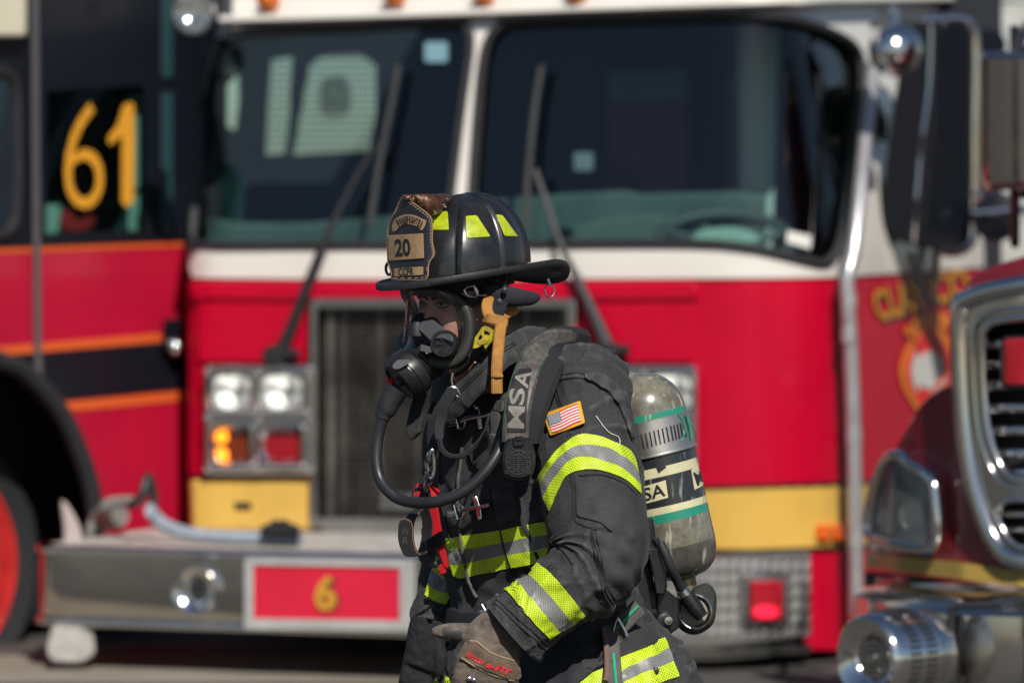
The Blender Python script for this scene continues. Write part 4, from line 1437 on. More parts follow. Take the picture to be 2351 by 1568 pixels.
SLEEVE = MB(); SLEEVE.grid(srows, closed_u=True, cap0=True, uvs=(12, 20))
# cuff: inner turned edge
def shrink(row, k, mv=Vector()):
    c = sum(row, Vector()) / len(row)
    return [c + (p - c) * k + mv for p in row]
inn = [srows[-1], shrink(srows[-1], .97, stg[-1] * .006), shrink(srows[-1], .90, stg[-1] * .004), shrink(srows[-1], .85, stg[-1] * -.03), shrink(srows[-1], .7, stg[-1] * -.08)]
SLEEVE.grid(inn, closed_u=True)
# right sleeve, mostly behind the body
rpath = [(1085, 850, .26, 70), (1070, 920, .28, 84), (1056, 1050, .30, 84), (1046, 1180, .30, 78), (1040, 1270, .29, 72), (1020, 1340, .27, 60), (1000, 1400, .25, 54), (994, 1430, .24, 54)]
rrows, rpts, rtg = sleeve(rpath, 10, 80, lambda p, v, u_, n: folds(p, .7))
RS = MB(); RS.grid(rrows, closed_u=True, cap0=True, uvs=(12, 20))
RS.grid([rrows[-1], shrink(rrows[-1], .93, rtg[-1] * .004), shrink(rrows[-1], .85, rtg[-1] * -.05)], closed_u=True)

TS = MeshSurf([TORSO]); AS = MeshSurf([SLEEVE]); RSS = MeshSurf([RS]); JS = MeshSurf([TORSO, SLEEVE])

# ---- body: head and trunk in one surface
HPSI = 42
hf = Vector((-math.cos(R(90 - HPSI)) * 0 - math.cos(R(HPSI)), -math.sin(R(HPSI)), 0))
hl_ = Vector((math.sin(R(HPSI)), -math.cos(R(HPSI)), 0))
#      u       cx    d    front  back  side
hk = [(.118, 1064, .0, .012, .012, .010), (.112, 1064, .0, .045, .05, .038), (.09, 1064, .0, .072, .08, .058), (.05, 1064, .0, .088, .096, .072), (.02, 1064, .0, .095, .10, .075), (.0, 1064, .0, .091, .10, .075),
      (-.03, 1064, .0, .092, .095, .074), (-.06, 1064, .0, .091, .075, .067), (-.085, 1065, .0, .084, .06, .056), (-.104, 1072, .0, .066, .056, .050), (-.118, 1085, .0, .052, .058, .052), (-.15, 1105, .02, .05, .06, .056),
      (-.19, 1140, .05, .055, .065, .06), (-.23, 1185, .08, .09, .09, .12), (-.28, 1215, .10, .10, .10, .15), (-.40, 1228, .10, .11, .11, .155), (-.6, 1248, .09, .10, .10, .14), (-.75, 1262, .07, .11, .11, .15), (-.9, 1275, .05, .07, .07, .10)]
hr = smooth_path(hk, 12)
HW = 128
hrows = []
for u_, cx_, d_, fr_, bk_, sd_ in hr:
    c = W(cx_, 700 - u_ / PX, d_)
    row = []
    for j in range(HW):
        t = 2 * math.pi * j / HW
        cf, cl = math.cos(t), math.sin(t)
        ff = (fr_ if cf > 0 else bk_) * spow(cf, .9); ll = sd_ * spow(cl, .9)
        if cf > 0 and u_ > -.12:
            al = abs(ll)
            nose = math.exp(-(ll / (.009 + .006 * min(1, max(0, -u_ / .04)))) ** 2) * (.024 * max(0, min(1, (.012 - u_) / .05)) if u_ > -.040 else .024 * math.exp(-((u_ + .040) / .007) ** 2))
            sock = -.010 * math.exp(-((al - .031) / .013) ** 2 - ((u_ - .001) / .011) ** 2)
            brow = .005 * math.exp(-((al - .03) / .02) ** 2 - ((u_ - .02) / .008) ** 2)
            chk = .005 * math.exp(-((al - .045) / .016) ** 2 - ((u_ + .028) / .016) ** 2)
            lip = .006 * math.exp(-(ll / .022) ** 2) * (math.exp(-((u_ + .066) / .005) ** 2) + math.exp(-((u_ + .077) / .005) ** 2))
            ff += (nose + sock + brow + chk + lip) * min(1, cf * 2.5)
        row.append(c + hf * ff + hl_ * ll)
    hrows.append(row)
BODY = MB(); BODY.grid(hrows, closed_u=True, cap0=True, cap1=True)
HS = MeshSurf([BODY])
# ear
c = W(1128, 712, -.05)
BODY.lathe(c, (.35, -.8, .1), [(-.012, .0), (-.012, .022), (-.004, .027), (.004, .024), (.004, .017), (-.003, .011), (-.004, 0)], 20, sx=.62)
person = mk("person", BODY, SKIN, None, "firefighter in charcoal turnout coat with lime and silver stripes, walking left and looking left", ang=60, cat="person")

def head(u_, f_, l_):
    return W(1064, 700 - u_ / PX, 0) + hf * f_ + hl_ * l_
for s in ():
    m = MB(); m.lathe(head(.001, .0655, .031 * s), hf, [(-.011, 0)] + [(.0115 * math.sin(a), .0115 * math.cos(a)) for a in np.linspace(-1.3, .9, 8)], 20)
    eb = mk("eyeball", m, M("eye_white", (.30, .27, .26), .4), person)
    m = MB(); m.lathe(head(.001, .0655, .031 * s) + (hf + hl_ * .3) .normalized() * .0095, hf + hl_ * .3, [(0, .0062), (.0022, .0045), (.0026, 0)], 16)
    mk("iris", m, M("dark_iris", (.02, .018, .02), .15), eb)
    m = MB()
    m.tube([head(.0060 + .003 * math.cos((k - 4) / 2.6), .0790 - abs(k - 4) * .0014, (.031 + (k - 4) * .0042) * s) for k in range(9)], [.0008 + .0020 * math.sin(math.pi * k / 8) for k in range(9)], 8)
    m.tube([head(-.0060 - .002 * math.cos((k - 4) / 2.6), .0775 - abs(k - 4) * .0014, (.031 + (k - 4) * .0040) * s) for k in range(9)], [.0006 + .0011 * math.sin(math.pi * k / 8) for k in range(9)], 8)
    mk("eyelid", m, M("lid_skin", (.30, .14, .11), .5), person)
    m = MB()
    m.tube([head(.019 + .004 * math.cos((k - 5) / 3.0), .0925 - abs(k - 3) * .0016, (.030 + (k - 4) * .0052) * s) for k in range(10)], [.001 + .0036 * math.sin(math.pi * (k + .5) / 10) for k in range(10)], 8, flat=.6)
    mk("eyebrow", m, M("brow_hair", (.03, .02, .016), .8), person)

for (ex, ey, w_, tl) in ((1015, 700, 15, -2), (968, 700, 9, 2)):
    al = [(ex - w_, ey + 1), (ex - w_ * .5, ey - 4), (ex, ey - 5.5), (ex + w_ * .6, ey - 4 + tl * .5), (ex + w_ * 1.1, ey + tl * .5), (ex + w_ * .5, ey + 4), (ex, ey + 5), (ex - w_ * .6, ey + 4)]
    m = MB(); m.sheet(HS, smooth_path(al, 4, True), .0002, .0012, step=3, bev=1)
    eb = mk("eyeball", m, M("eye_white", (.34, .31, .30), .25), person)
    m = MB(); m.sheet(HS, circ(ex - w_ * .12, ey - .5, 5.2, 5.0, 20), .0015, .0006, step=3)
    mk("iris", m, M("dark_iris", (.018, .016, .016), .12), eb)
    m = MB()
    m.band(HS, [(ex - w_ * 1.15, ey + 1), (ex - w_ * .5, ey - 5.5), (ex, ey - 7), (ex + w_ * .7, ey - 5), (ex + w_ * 1.3, ey)], 4.2, .0, .0022, step=3, bev=.8)
    m.band(HS, [(ex - w_ * .9, ey + 4), (ex, ey + 7), (ex + w_ * 1.0, ey + 4)], 2.2, .0, .0014, step=3, bev=.6)
    mk("eyelid", m, M("lash_dark", (.045, .022, .018), .6), person)
    m = MB()
    m.band(HS, [(ex - w_ * 1.6, ey - 14), (ex - w_ * .7, ey - 18), (ex + w_ * .5, ey - 19), (ex + w_ * 1.7, ey - 12)], [8, 4], .0, .002, step=3, bev=1)
    mk("eyebrow", m, M("brow_hair", (.022, .014, .011), .85, bump=.6, bscale=500), person)

# ---- jacket (torso and both sleeves sewn in one garment)
J = MB()
for src in (TORSO, SLEEVE, RS): J.add(src.v, src.f, 0, src.uv)
jacket = mk("turnout_coat", J, CLOTH, person, ang=55)

def stripe(S, e0, e1, e2, e3, nm="reflective_stripe", off=.0012):
    m = MB()
    m.strip(S, e0, e1, off, .0022, 70, 5, 0)
    m.strip(S, e1, e2, off, .0026, 70, 5, 1)
    m.strip(S, e2, e3, off, .0022, 70, 5, 0)
    return mk(nm, m, [LIME, GREYT], jacket, ang=50)
# upper sleeve band
stripe(AS, [(1238, 1092), (1273, 1042), (1311, 1009), (1339, 997), (1372, 1000), (1410, 1016), (1438, 1030), (1452, 1044), (1459, 1062)],
       [(1243, 1112), (1270, 1068), (1301, 1037), (1325, 1025), (1353, 1023), (1395, 1030), (1424, 1046), (1452, 1068), (1464, 1092)],
       [(1249, 1142), (1266, 1110), (1284, 1086), (1306, 1060), (1329, 1051), (1360, 1052), (1400, 1063), (1433, 1079), (1468, 1112)],
       [(1263, 1172), (1275, 1142), (1287, 1116), (1299, 1096), (1325, 1082), (1367, 1078), (1407, 1089), (1438, 1104), (1470, 1134)])
# forearm band
stripe(AS, [(1236, 1292), (1270, 1322), (1312, 1370), (1342, 1412)], [(1212, 1316), (1246, 1348), (1288, 1396), (1316, 1432)],
       [(1184, 1330), (1216, 1368), (1256, 1416), (1288, 1448)], [(1155, 1346), (1184, 1378), (1226, 1430), (1262, 1466)])
# chest band
stripe(TS, [(1024, 1236), (1050, 1232), (1140, 1218), (1200, 1206), (1262, 1196)], [(1030, 1262), (1056, 1262), (1150, 1246), (1210, 1234), (1262, 1226)],
       [(1034, 1292), (1060, 1293), (1150, 1276), (1200, 1267), (1258, 1256)], [(1044, 1322), (1066, 1325), (1150, 1308), (1200, 1298), (1240, 1288)])
# hem band
stripe(TS, [(1270, 1590), (1310, 1562), (1380, 1536), (1440, 1502), (1525, 1464)], [(1280, 1620), (1320, 1592), (1390, 1566), (1446, 1530), (1537, 1490)],
       [(1290, 1650), (1330, 1622), (1400, 1592), (1452, 1556), (1546, 1518)], [(1300, 1680), (1340, 1652), (1410, 1622), (1460, 1584), (1558, 1552)])
stripe(TS, [(978, 1534), (996, 1556), (1030, 1580)], [(978, 1560), (996, 1582), (1030, 1606)], [(978, 1590), (996, 1612), (1030, 1636)], [(978, 1620), (996, 1642), (1030, 1666)])
# right sleeve band
stripe(RSS, [(1003, 1276), (1022, 1296), (1052, 1308)], [(992, 1308), (1014, 1326), (1042, 1336)], [(984, 1340), (1006, 1356), (1034, 1364)], [(977, 1366), (998, 1380), (1024, 1388)])

# elbow pad and sewn reinforcements
m = MB()
m.sheet(AS, round_poly([(1322, 1104), (1372, 1100), (1430, 1116), (1470, 1142), (1478, 1230), (1470, 1320), (1440, 1362), (1412, 1380), (1392, 1350), (1384, 1300), (1372, 1250), (1366, 1216), (1408, 1224), (1378, 1200), (1324, 1186)], 10), .001, .003, step=9, bev=2)
mk("elbow_pad", m, CLOTHD, jacket, ang=60)
m = MB()
seams = [(AS, [(1240, 884), (1262, 868), (1310, 858), (1350, 862), (1400, 890), (1440, 930)]),
         (AS, [(1238, 896), (1262, 878), (1310, 868), (1350, 872), (1398, 900), (1436, 940)]),
         (AS, [(1278, 880), (1286, 916), (1296, 944), (1310, 1000)]), (AS, [(1272, 882), (1280, 916), (1290, 944), (1304, 1004)]),
         (AS, [(1318, 1090), (1322, 1140), (1320, 1190), (1340, 1206), (1408, 1226)]), (AS, [(1312, 1090), (1316, 1142), (1314, 1192)]),
         (AS, [(1408, 1228), (1362, 1214), (1366, 1250), (1380, 1300), (1388, 1350), (1408, 1386)]), (AS, [(1356, 1222), (1360, 1250), (1374, 1300), (1382, 1352), (1402, 1392)]),
         (AS, [(1262, 1240), (1290, 1262), (1316, 1296)]), (AS, [(1150, 1362), (1200, 1330), (1244, 1300)]),
         (AS, [(1136, 1384), (1180, 1424), (1252, 1490)]), (AS, [(1140, 1376), (1186, 1416), (1256, 1480)]),
         (AS, [(1180, 1390), (1210, 1362), (1250, 1322), (1276, 1300)]), (AS, [(1172, 1384), (1204, 1356), (1244, 1316), (1270, 1294)]),
         (AS, [(1330, 1092), (1380, 1090), (1430, 1108), (1466, 1140)]),
         (TS, [(1120, 1120), (1140, 1190), (1166, 1290), (1184, 1330)]), (TS, [(1126, 1120), (1146, 1190), (1172, 1288)]),
         (TS, [(1014, 1000), (1010, 1120), (1030, 1220), (1052, 1320)]),
         (TS, [(1336, 790), (1360, 830), (1400, 862)]), (TS, [(1400, 1480), (1420, 1540), (1430, 1600)]),
         (TS, [(1370, 1500), (1384, 1560), (1392, 1600)]), (TS, [(1000, 1480), (1020, 1510), (1036, 1560)])]
for S_, p in seams:
    pp = smooth_path(p, 8)
    m.tube([S_.at(x, y, .0012) for x, y in pp], .0017, 6)
mk("stitching", m, THREAD, jacket, kind='stuff')
# piping / zip line down the front
m = MB()
for p in ([(1064, 1026), (1058, 1080), (1052, 1140), (1056, 1170)], [(1056, 1210), (1064, 1260), (1078, 1330), (1098, 1372)]):
    m.tube([TS.at(x, y, .004) for x, y in smooth_path(p, 8)], .0036, 8)
mk("front_piping", m, THREADL, jacket)
# front storm flap and radio pocket flap
m = MB(); m.sheet(TS, smooth_path([(1082, 1022), (1116, 1002), (1146, 1000), (1148, 1050), (1120, 1090), (1100, 1072), (1086, 1050)], 5, True), .004, .008, step=8, bev=3)
mk("pocket_flap", m, CLOTH, jacket)
m = MB(); m.sheet(TS, round_poly([(1130, 1114), (1236, 1100), (1262, 1192), (1262, 1292), (1176, 1308), (1160, 1262), (1142, 1180)], 5), .0, .009, step=9, bev=2.5)
mk("chest_pocket", m, CLOTH, jacket)
# the band runs on over the pocket
PK = MeshSurf([m])
stripe(PK, [(1152, 1217), (1200, 1206), (1256, 1196)], [(1159, 1245), (1210, 1234), (1260, 1226)], [(1166, 1275), (1200, 1267), (1258, 1256)], [(1176, 1303), (1200, 1298), (1258, 1288)], off=.001)
# yoke flap over the back of the shoulder
m = MB(); m.sheet(JS, smooth_path([(1340, 868), (1366, 860), (1394, 872), (1424, 906), (1444, 980), (1448, 1010), (1430, 960), (1406, 914), (1372, 886)], 5, True), .003, .006, step=8, bev=2)
mk("shoulder_flap", m, CLOTH, jacket)
# hem flap / belt area dark cloth
m = MB(); m.sheet(TS, smooth_path([(1330, 1440), (1400, 1400), (1470, 1400), (1500, 1440), (1508, 1475), (1440, 1505), (1380, 1530), (1340, 1540)], 5, True), .002, .006, step=10, bev=3)
mk("hem_flap", m, CLOTHD, jacket)
m = MB(); m.lathe(TS.at(1500, 1540, .004), (0, -1, .1), [(0, .008), (.003, .0075), (.005, .003), (.005, 0)], 18)
mk("snap_button", m, DARKM, jacket)

# collar
top = [(984, 948, .02), (1010, 918, -.03), (1050, 880, -.07), (1098, 832, -.10), (1142, 788, -.09), (1180, 762, -.05), (1222, 748, .0), (1264, 762, .07), (1240, 770, .16), (1180, 790, .21), (1110, 820, .20), (1050, 868, .14), (1005, 920, .07)]
bot = [(1002, 992, -.0), (1036, 972, -.055), (1078, 932, -.095), (1122, 884, -.125), (1168, 842, -.12), (1206, 822, -.08), (1244, 812, -.02), (1290, 812, .08), (1262, 815, .19), (1190, 830, .25), (1110, 870, .24), (1050, 915, .17), (1010, 965, .07)]
m = MB()
tp = [W(*q) for q in smooth_path(top, 8, True)]; bt = [W(*q) for q in smooth_path(bot, 8, True)]
cen = sum(tp, Vector()) / len(tp)
rws = []
for k in range(9):
    t = k / 8
    rws.append([bt[i].lerp(tp[i], t) + (bt[i].lerp(tp[i], t) - cen).normalized() * (.010 * math.sin(t * math.pi) + folds(bt[i].lerp(tp[i], t) * 1.4, .5)) for i in range(len(tp))])
inner = [[p - (p - cen).normalized() * .010 for p in r] for r in rws]
lip = [p + Vector((0, 0, .002)) - (p - cen).normalized() * .005 for p in rws[-1]]
m.grid(rws + [lip] + inner[::-1], closed_u=True)
col = mk("collar", m, CLOTH, jacket, ang=60)
CS = MeshSurf([m])
m = MB()
for dy in (0, 5):
    m.tube([CS.at(x + dy * .6, y + 8 + dy, .001) for x, y in smooth_path([(996, 950), (1050, 893), (1098, 846), (1140, 805), (1180, 778)], 8)], .0014, 6)
mk("stitching", m, THREAD, col, kind='stuff')
# tab under the collar
m = MB(); m.sheet(TS, rect(1136, 920, 1160, 946, 3), .002, .006, step=8, bev=2)
m.sheet(TS, rect(1130, 946, 1150, 1010, 3), .002, .004, step=8, bev=1.5)
mk("mic_tab", m, CLOTH, jacket)

# hook and dee clasps
TORSO_S = TS
def clasp(dx, dy, sc=1.0, ang=-11):
    q0 = TORSO_S.at(dx, dy)
    TS = PlaneSurf(dx, dy, min(q0.y, TORSO_S.at(dx + 20, dy).y + .012, TORSO_S.at(dx - 20, dy).y + .0) - .008, yaw=-32)
    ca, sa = math.cos(R(ang)), math.sin(R(ang))
    def q(x, y):
        return (dx + sc * (x * ca - y * sa), dy + sc * (x * sa + y * ca))
    m = MB()
    m.sheet(TS, [q(*p) for p in round_poly([(-42, -8), (-20, -6), (-20, 8), (-42, 8)], 5)], .008, .004, step=8, bev=1.5)
    for x in (-36, -27): m.lathe(TS.at(*q(x, 0), .012), (-.3, -.9, .1), [(0, .0034), (.002, .003), (.003, 0)], 10)
    m.tube([TS.at(*q(x, y), .014) for x, y in [(-22, -18), (-10, -18), (-4, -10), (-3, 4), (-8, 16), (-22, 17)]], .0026, 8, closed=True)
    m.tube([TS.at(*q(x, y), .018) for x, y in smooth_path([(-14, 2), (-4, -2), (20, -3), (48, -2), (58, -3)], 6)], [.0015] + [.0042] * 22 + [.0035] * 2, 10)
    m.sheet(TS, [q(*p) for p in round_poly([(22, -30), (32, -30), (36, 0), (34, 28), (24, 28), (24, 0)], 5)], .004, .009, step=8, bev=1.8)
    for x, y in ((27, -24), (29, 23)): m.lathe(TS.at(*q(x, y), .013), (-.3, -.9, .1), [(0, .004), (.002, .0035), (.003, 0)], 10)
    return mk("hook_clasp", m, STEEL, jacket)
clasp(1070, 964); clasp(1068, 1172, 1.0)
clasp(1130, 1392, .8, -25)

# flag patch
fx = [(1248, 952), (1330, 922), (1341, 970), (1264, 999)]
def fq(s, t):
    a = Vector(fx[0]).lerp(Vector(fx[1]), s); b = Vector(fx[3]).lerp(Vector(fx[2]), s)
    v = a.lerp(b, t); return (v.x, v.y + 2.0 * math.sin(s * 6.0))
class PatchSurf(PlaneSurf):
    def at(s, x, y, off=0.0):
        return PlaneSurf.at(s, x, y, off - .007 * ((x - 1294) / 48.0) ** 2 - .002 * ((y - 960) / 38.0) ** 2)
_pc, _pl, _pr, _pt, _pb = AS.at(1294, 960), AS.at(1258, 968), AS.at(1330, 952), AS.at(1290, 934), AS.at(1298, 988)
FS = PatchSurf(1294, 960, _pc.y - .006, yaw=0)
FS.n = (_pr - _pl).cross(_pt - _pb).normalized()
if FS.n.y > 0: FS.n = -FS.n
m = MB()
def fr_(s0, t0, s1, t1, off, th, mat):
    m.sheet(FS, [fq(s0 + (s1 - s0) * k / 6, t0) for k in range(6)] + [fq(s1, t0 + (t1 - t0) * k / 3) for k in range(3)] + [fq(s1 + (s0 - s1) * k / 6, t1) for k in range(6)] + [fq(s0, t1 + (t0 - t1) * k / 3) for k in range(3)], off, th, step=7, mat=mat)
m.sheet(FS, round_poly([fq(-.03, -.04), fq(.5, -.04), fq(1.03, -.04), fq(1.03, 1.04), fq(.5, 1.04), fq(-.03, 1.04)], 5), -.006, .0085, step=6, bev=2, mat=0)
for k in range(13):
    t0 = .075 + .85 * k / 13
    fr_(.06, t0, .94, t0 + .85 / 13, .003, .0006, 1 if k % 2 == 0 else 2)
fr_(.06, .075, .42, .075 + .85 * 7 / 13, .0040, .0006, 3)
for r_ in range(9):
    for c_ in range(6 if r_ % 2 == 0 else 5):
        s_ = .06 + .36 * ((c_ + .5 + (0 if r_ % 2 == 0 else .5)) / 6); t_ = .075 + .85 * 7 / 13 * ((r_ + .6) / 9.4)
        cx_, cy_ = fq(s_, t_)
        star = [(cx_ + (1.9 if k % 2 == 0 else .8) * math.sin(k * math.pi / 5), cy_ - (1.9 if k % 2 == 0 else .8) * math.cos(k * math.pi / 5)) for k in range(10)]
        m.sheet(FS, star, .0050, .0004, step=8, mat=2)
mk("flag_patch", m, [M("gold_thread", (.72, .38, .02), .7, bump=.5, bscale=400, var=.2, vscale=200), M("flag_red", (.62, .02, .03), .75, bump=.3, bscale=500), M("flag_white", (.74, .71, .66), .75, bump=.3, bscale=500), M("flag_blue", (.02, .06, .20), .75)], jacket, label="embroidered flag patch with gold border")
# loose thread on the sleeve
m = MB(); m.tube([AS.at(x, y, .003) for x, y in smooth_path([(1367, 956), (1385, 980), (1400, 996), (1417, 1004), (1421, 1016), (1418, 1024)], 8)], .0009, 6)
mk("loose_thread", m, M("white_thread", (.6, .58, .52), .7), jacket)

# ---- gloves
def remeshed(src, voxel, iters=6):
    me = bpy.data.meshes.new("tmp"); me.from_pydata([tuple(v) for v in src.v], [], src.f)
    ob = bpy.data.objects.new("tmp", me); scene.collection.objects.link(ob)
    md = ob.modifiers.new("r", 'REMESH'); md.mode = 'VOXEL'; md.voxel_size = voxel; md.use_smooth_shade = True
    sm = ob.modifiers.new("s", 'SMOOTH'); sm.iterations = iters; sm.factor = .5
    bpy.context.view_layer.update()
    ev = ob.evaluated_get(bpy.context.evaluated_depsgraph_get())
    m2 = ev.to_mesh()
    out = MB(); out.add([v.co.copy() for v in m2.vertices], [list(p.vertices) for p in m2.polygons])
    ev.to_mesh_clear(); bpy.data.objects.remove(ob); bpy.data.meshes.remove(me)
    return out
def hand(palm, fingers, thumb):
    src = MB()
    rws = []
    for x, y, d, wx, wy, hw, th in smooth_path(palm, 6):
        c = W(x, y, d); a = Vector((wx, 0, -wy)).normalized(); 
        n = Vector((0, -1, .25)); n = (n - a * n.dot(a)).normalized()
        rws.append([c + a * (hw * PX * spow(math.cos(2 * math.pi * k / 32), .75)) + n * (th * spow(math.sin(2 * math.pi * k / 32), .8)) for k in range(32)])
    src.grid(rws, closed_u=True, cap0=True, cap1=True)
    for fg in fingers + [thumb]:
        sp = smooth_path(fg, 6)
        pts = [W(x, y, d) for x, y, d, r in sp]; rd = [r for *_, r in sp]
        t0 = (pts[-1] - pts[-2]).normalized()
        pts += [pts[-1] + t0 * rd[-1] * .6, pts[-1] + t0 * rd[-1] * .9]; rd += [rd[-1] * .75, rd[-1] * .3]
        src.tube(pts, rd, 16)
    g = remeshed(src, .0035, 8)
    g.v = [tuple(Vector(v) + Vector((0, -1, .3)).normalized() * (.0022 * noise.noise(Vector(v) * 60) + .0016 * max(0, 1 - abs(noise.noise(Vector((v[0] * 50 + v[2] * 60, v[1] * 30, v[2] * 30 - v[0] * 40)))) * 3))) for v in g.v]
    return g
palm = [(1172, 1436, -.265, .66, .75, 58, .030), (1150, 1458, -.27, .66, .75, 66, .030), (1132, 1486, -.275, .75, .62, 73, .030), (1118, 1522, -.28, .95, .30, 77, .030), (1112, 1562, -.28, 1, .12, 77, .028), (1110, 1596, -.275, 1, .06, 72, .024)]
fingers = [[(1054, 1580, -.275, .0165), (1050, 1640, -.28, .0165), (1044, 1685, -.25, .0155), (1046, 1700, -.21, .0145), (1054, 1680, -.19, .013)],
           [(1092, 1588, -.28, .017), (1090, 1652, -.285, .017), (1086, 1704, -.255, .016), (1088, 1720, -.21, .015), (1094, 1696, -.185, .0135)],
           [(1130, 1588, -.28, .0165), (1130, 1648, -.285, .0165), (1128, 1696, -.255, .0155), (1130, 1710, -.21, .0145), (1134, 1688, -.19, .013)],
           [(1166, 1580, -.275, .015), (1168, 1630, -.28, .015), (1168, 1668, -.255, .014), (1168, 1680, -.22, .013), (1168, 1662, -.20, .012)]]
thumb = [(1112, 1490, -.275, .024), (1080, 1456, -.285, .0205), (1050, 1450, -.29, .0175), (1022, 1449, -.29, .0155), (1003, 1450, -.287, .012)]
GL = hand(palm, fingers, thumb)
GLS = MeshSurf([GL])
SUEDE = M("brown_suede", (.125, .098, .076), .95, var=.5, vscale=30, bump=1.0, bscale=160, dust=((.20, .165, .135), .5, 55), sheen=.15)
glove = mk("glove", GL, SUEDE, person, label="brown suede work glove on the near hand", ang=80)
LEA = M("grey_leather", (.045, .045, .046), .55, var=.3, vscale=30, bump=.2, bscale=150)
m = MB(); m.sheet(GLS, round_poly([(1016, 1440), (1052, 1438), (1062, 1446), (1058, 1472), (1018, 1462)], 3), .0004, .0014, step=6, bev=1)
m.sheet(GLS, round_poly([(1056, 1474), (1068, 1466), (1052, 1508), (1042, 1548), (1032, 1548), (1042, 1506)], 4), .001, .0025, step=6, bev=1.5)
mk("leather_patch", m, LEA, glove)
m = MB(); m.sheet(GLS, smooth_path([(1075, 1474), (1090, 1474), (1130, 1502), (1192, 1523), (1196, 1540), (1186, 1560), (1150, 1552), (1104, 1534), (1068, 1518), (1057, 1508)], 4, True), .001, .004, step=7, bev=2)
GSS = MeshSurf([GL, m])
cb = mk("knuckle_strap", m, M("tan_suede", (.135, .095, .064), .95, var=.5, vscale=30, bump=.6, bscale=220), glove)
m = MB()
m.tube([GSS.at(x, y, .001) for x, y in smooth_path([(1076, 1472), (1094, 1473), (1132, 1500), (1194, 1520)], 8)], .0018, 6)
m.tube([GSS.at(x, y, .001) for x, y in smooth_path([(1060, 1510), (1104, 1536), (1150, 1555), (1188, 1562)], 8)], .0014, 6)
mk("piping", m, M("tan_piping", (.30, .21, .13), .8), glove)
m = MB()
m.text(GSS, "Intu", 1093, 1510, 42, 15, 28, off=.002, bold=.03, shear=-.3, step=5)
m.text(GSS, "a-FIT", 1145, 1534, 58, 15, 20, off=.002, bold=.04, shear=-.3, step=5)
mk("lettering", m, M("red_print", (.55, .012, .02), .6), glove)
m = MB()
for x in (1078, 1088): m.lathe(GLS.at(x, 1556 + (x - 1078) * .3, .001), (0, -1, .2), [(0, .0055), (.003, .005), (.005, .002), (.005, 0)], 12)
mk("stud", m, STEEL, glove)
# right glove, body shade put into its colour, hanging on the far side
palm2 = [(986, 1424, .05, .95, .25, 44, .03), (980, 1460, .05, .95, .2, 46, .03), (972, 1500, .05, .9, .3, 44, .028), (962, 1536, .05, .9, .35, 42, .024)]
fing2 = [[(938 + k * 15, 1530 + k * 6, .05, .014), (930 + k * 15, 1565 + k * 6, .05, .0135), (932 + k * 16, 1590 + k * 6, .07, .012)] for k in range(4)]
GR = hand(palm2, fing2, [(1000, 1470, .04, .016), (1012, 1510, .03, .015), (1008, 1540, .03, .012)])
mk("glove", GR, M("shaded_glove", (.007, .0075, .010), .85, bump=.3, bscale=200), person, label="glove on the far hand, coloured dark as in shade", ang=80)

# ---- trousers and boots (below the picture)
m = MB()
def limb(path, n=8, nc=40):
    sp = smooth_path(path, n)
    pts = [W(x, y, d) for x, y, d, r in sp]
    return displace([[p + Vector((1, 0, 0)) * (r * PX * math.cos(2 * math.pi * k / nc)) + Vector((0, 1, 0)) * (r * PX * math.sin(2 * math.pi * k / nc)) for k in range(nc)] for p, (x, y, d, r) in zip(pts, sp)], lambda p, v, u_, n: folds(p, 1.2))
yg = HY + CAM_H / PX
m.grid(limb([(1180, 1600, -.0, 150), (1150, 1750, -.05, 140), (1120, 1950, -.06, 120), (1130, 2150, -.05, 110), (1160, 2300, -.05, 105)]), closed_u=True, cap0=True)
m.grid(limb([(1330, 1600, .10, 160), (1350, 1750, .12, 140), (1380, 1950, .13, 120), (1430, 2150, .14, 110), (1480, 2280, .15, 105)]), closed_u=True, cap0=True)
mk("turnout_trousers", m, CLOTH, person, ang=60)
for x, d in ((1120, -.06), (1460, .15)):
    m = MB()
    b_ = W(x, yg, d)
    m.grid([[b_ + Vector((cx_ + a * math.cos(t), b * math.sin(t), z)) for t in np.linspace(0, 2 * math.pi, 33)[:-1]] for cx_, a, b, z in ((-.05, .15, .055, .0), (-.05, .155, .06, .02), (-.05, .15, .058, .05), (-.02, .11, .055, .09), (.02, .07, .055, .14), (.03, .065, .06, .25), (.03, .068, .065, .3))], closed_u=True, cap0=True, cap1=True)
    mk("boot", m, RUB, person)
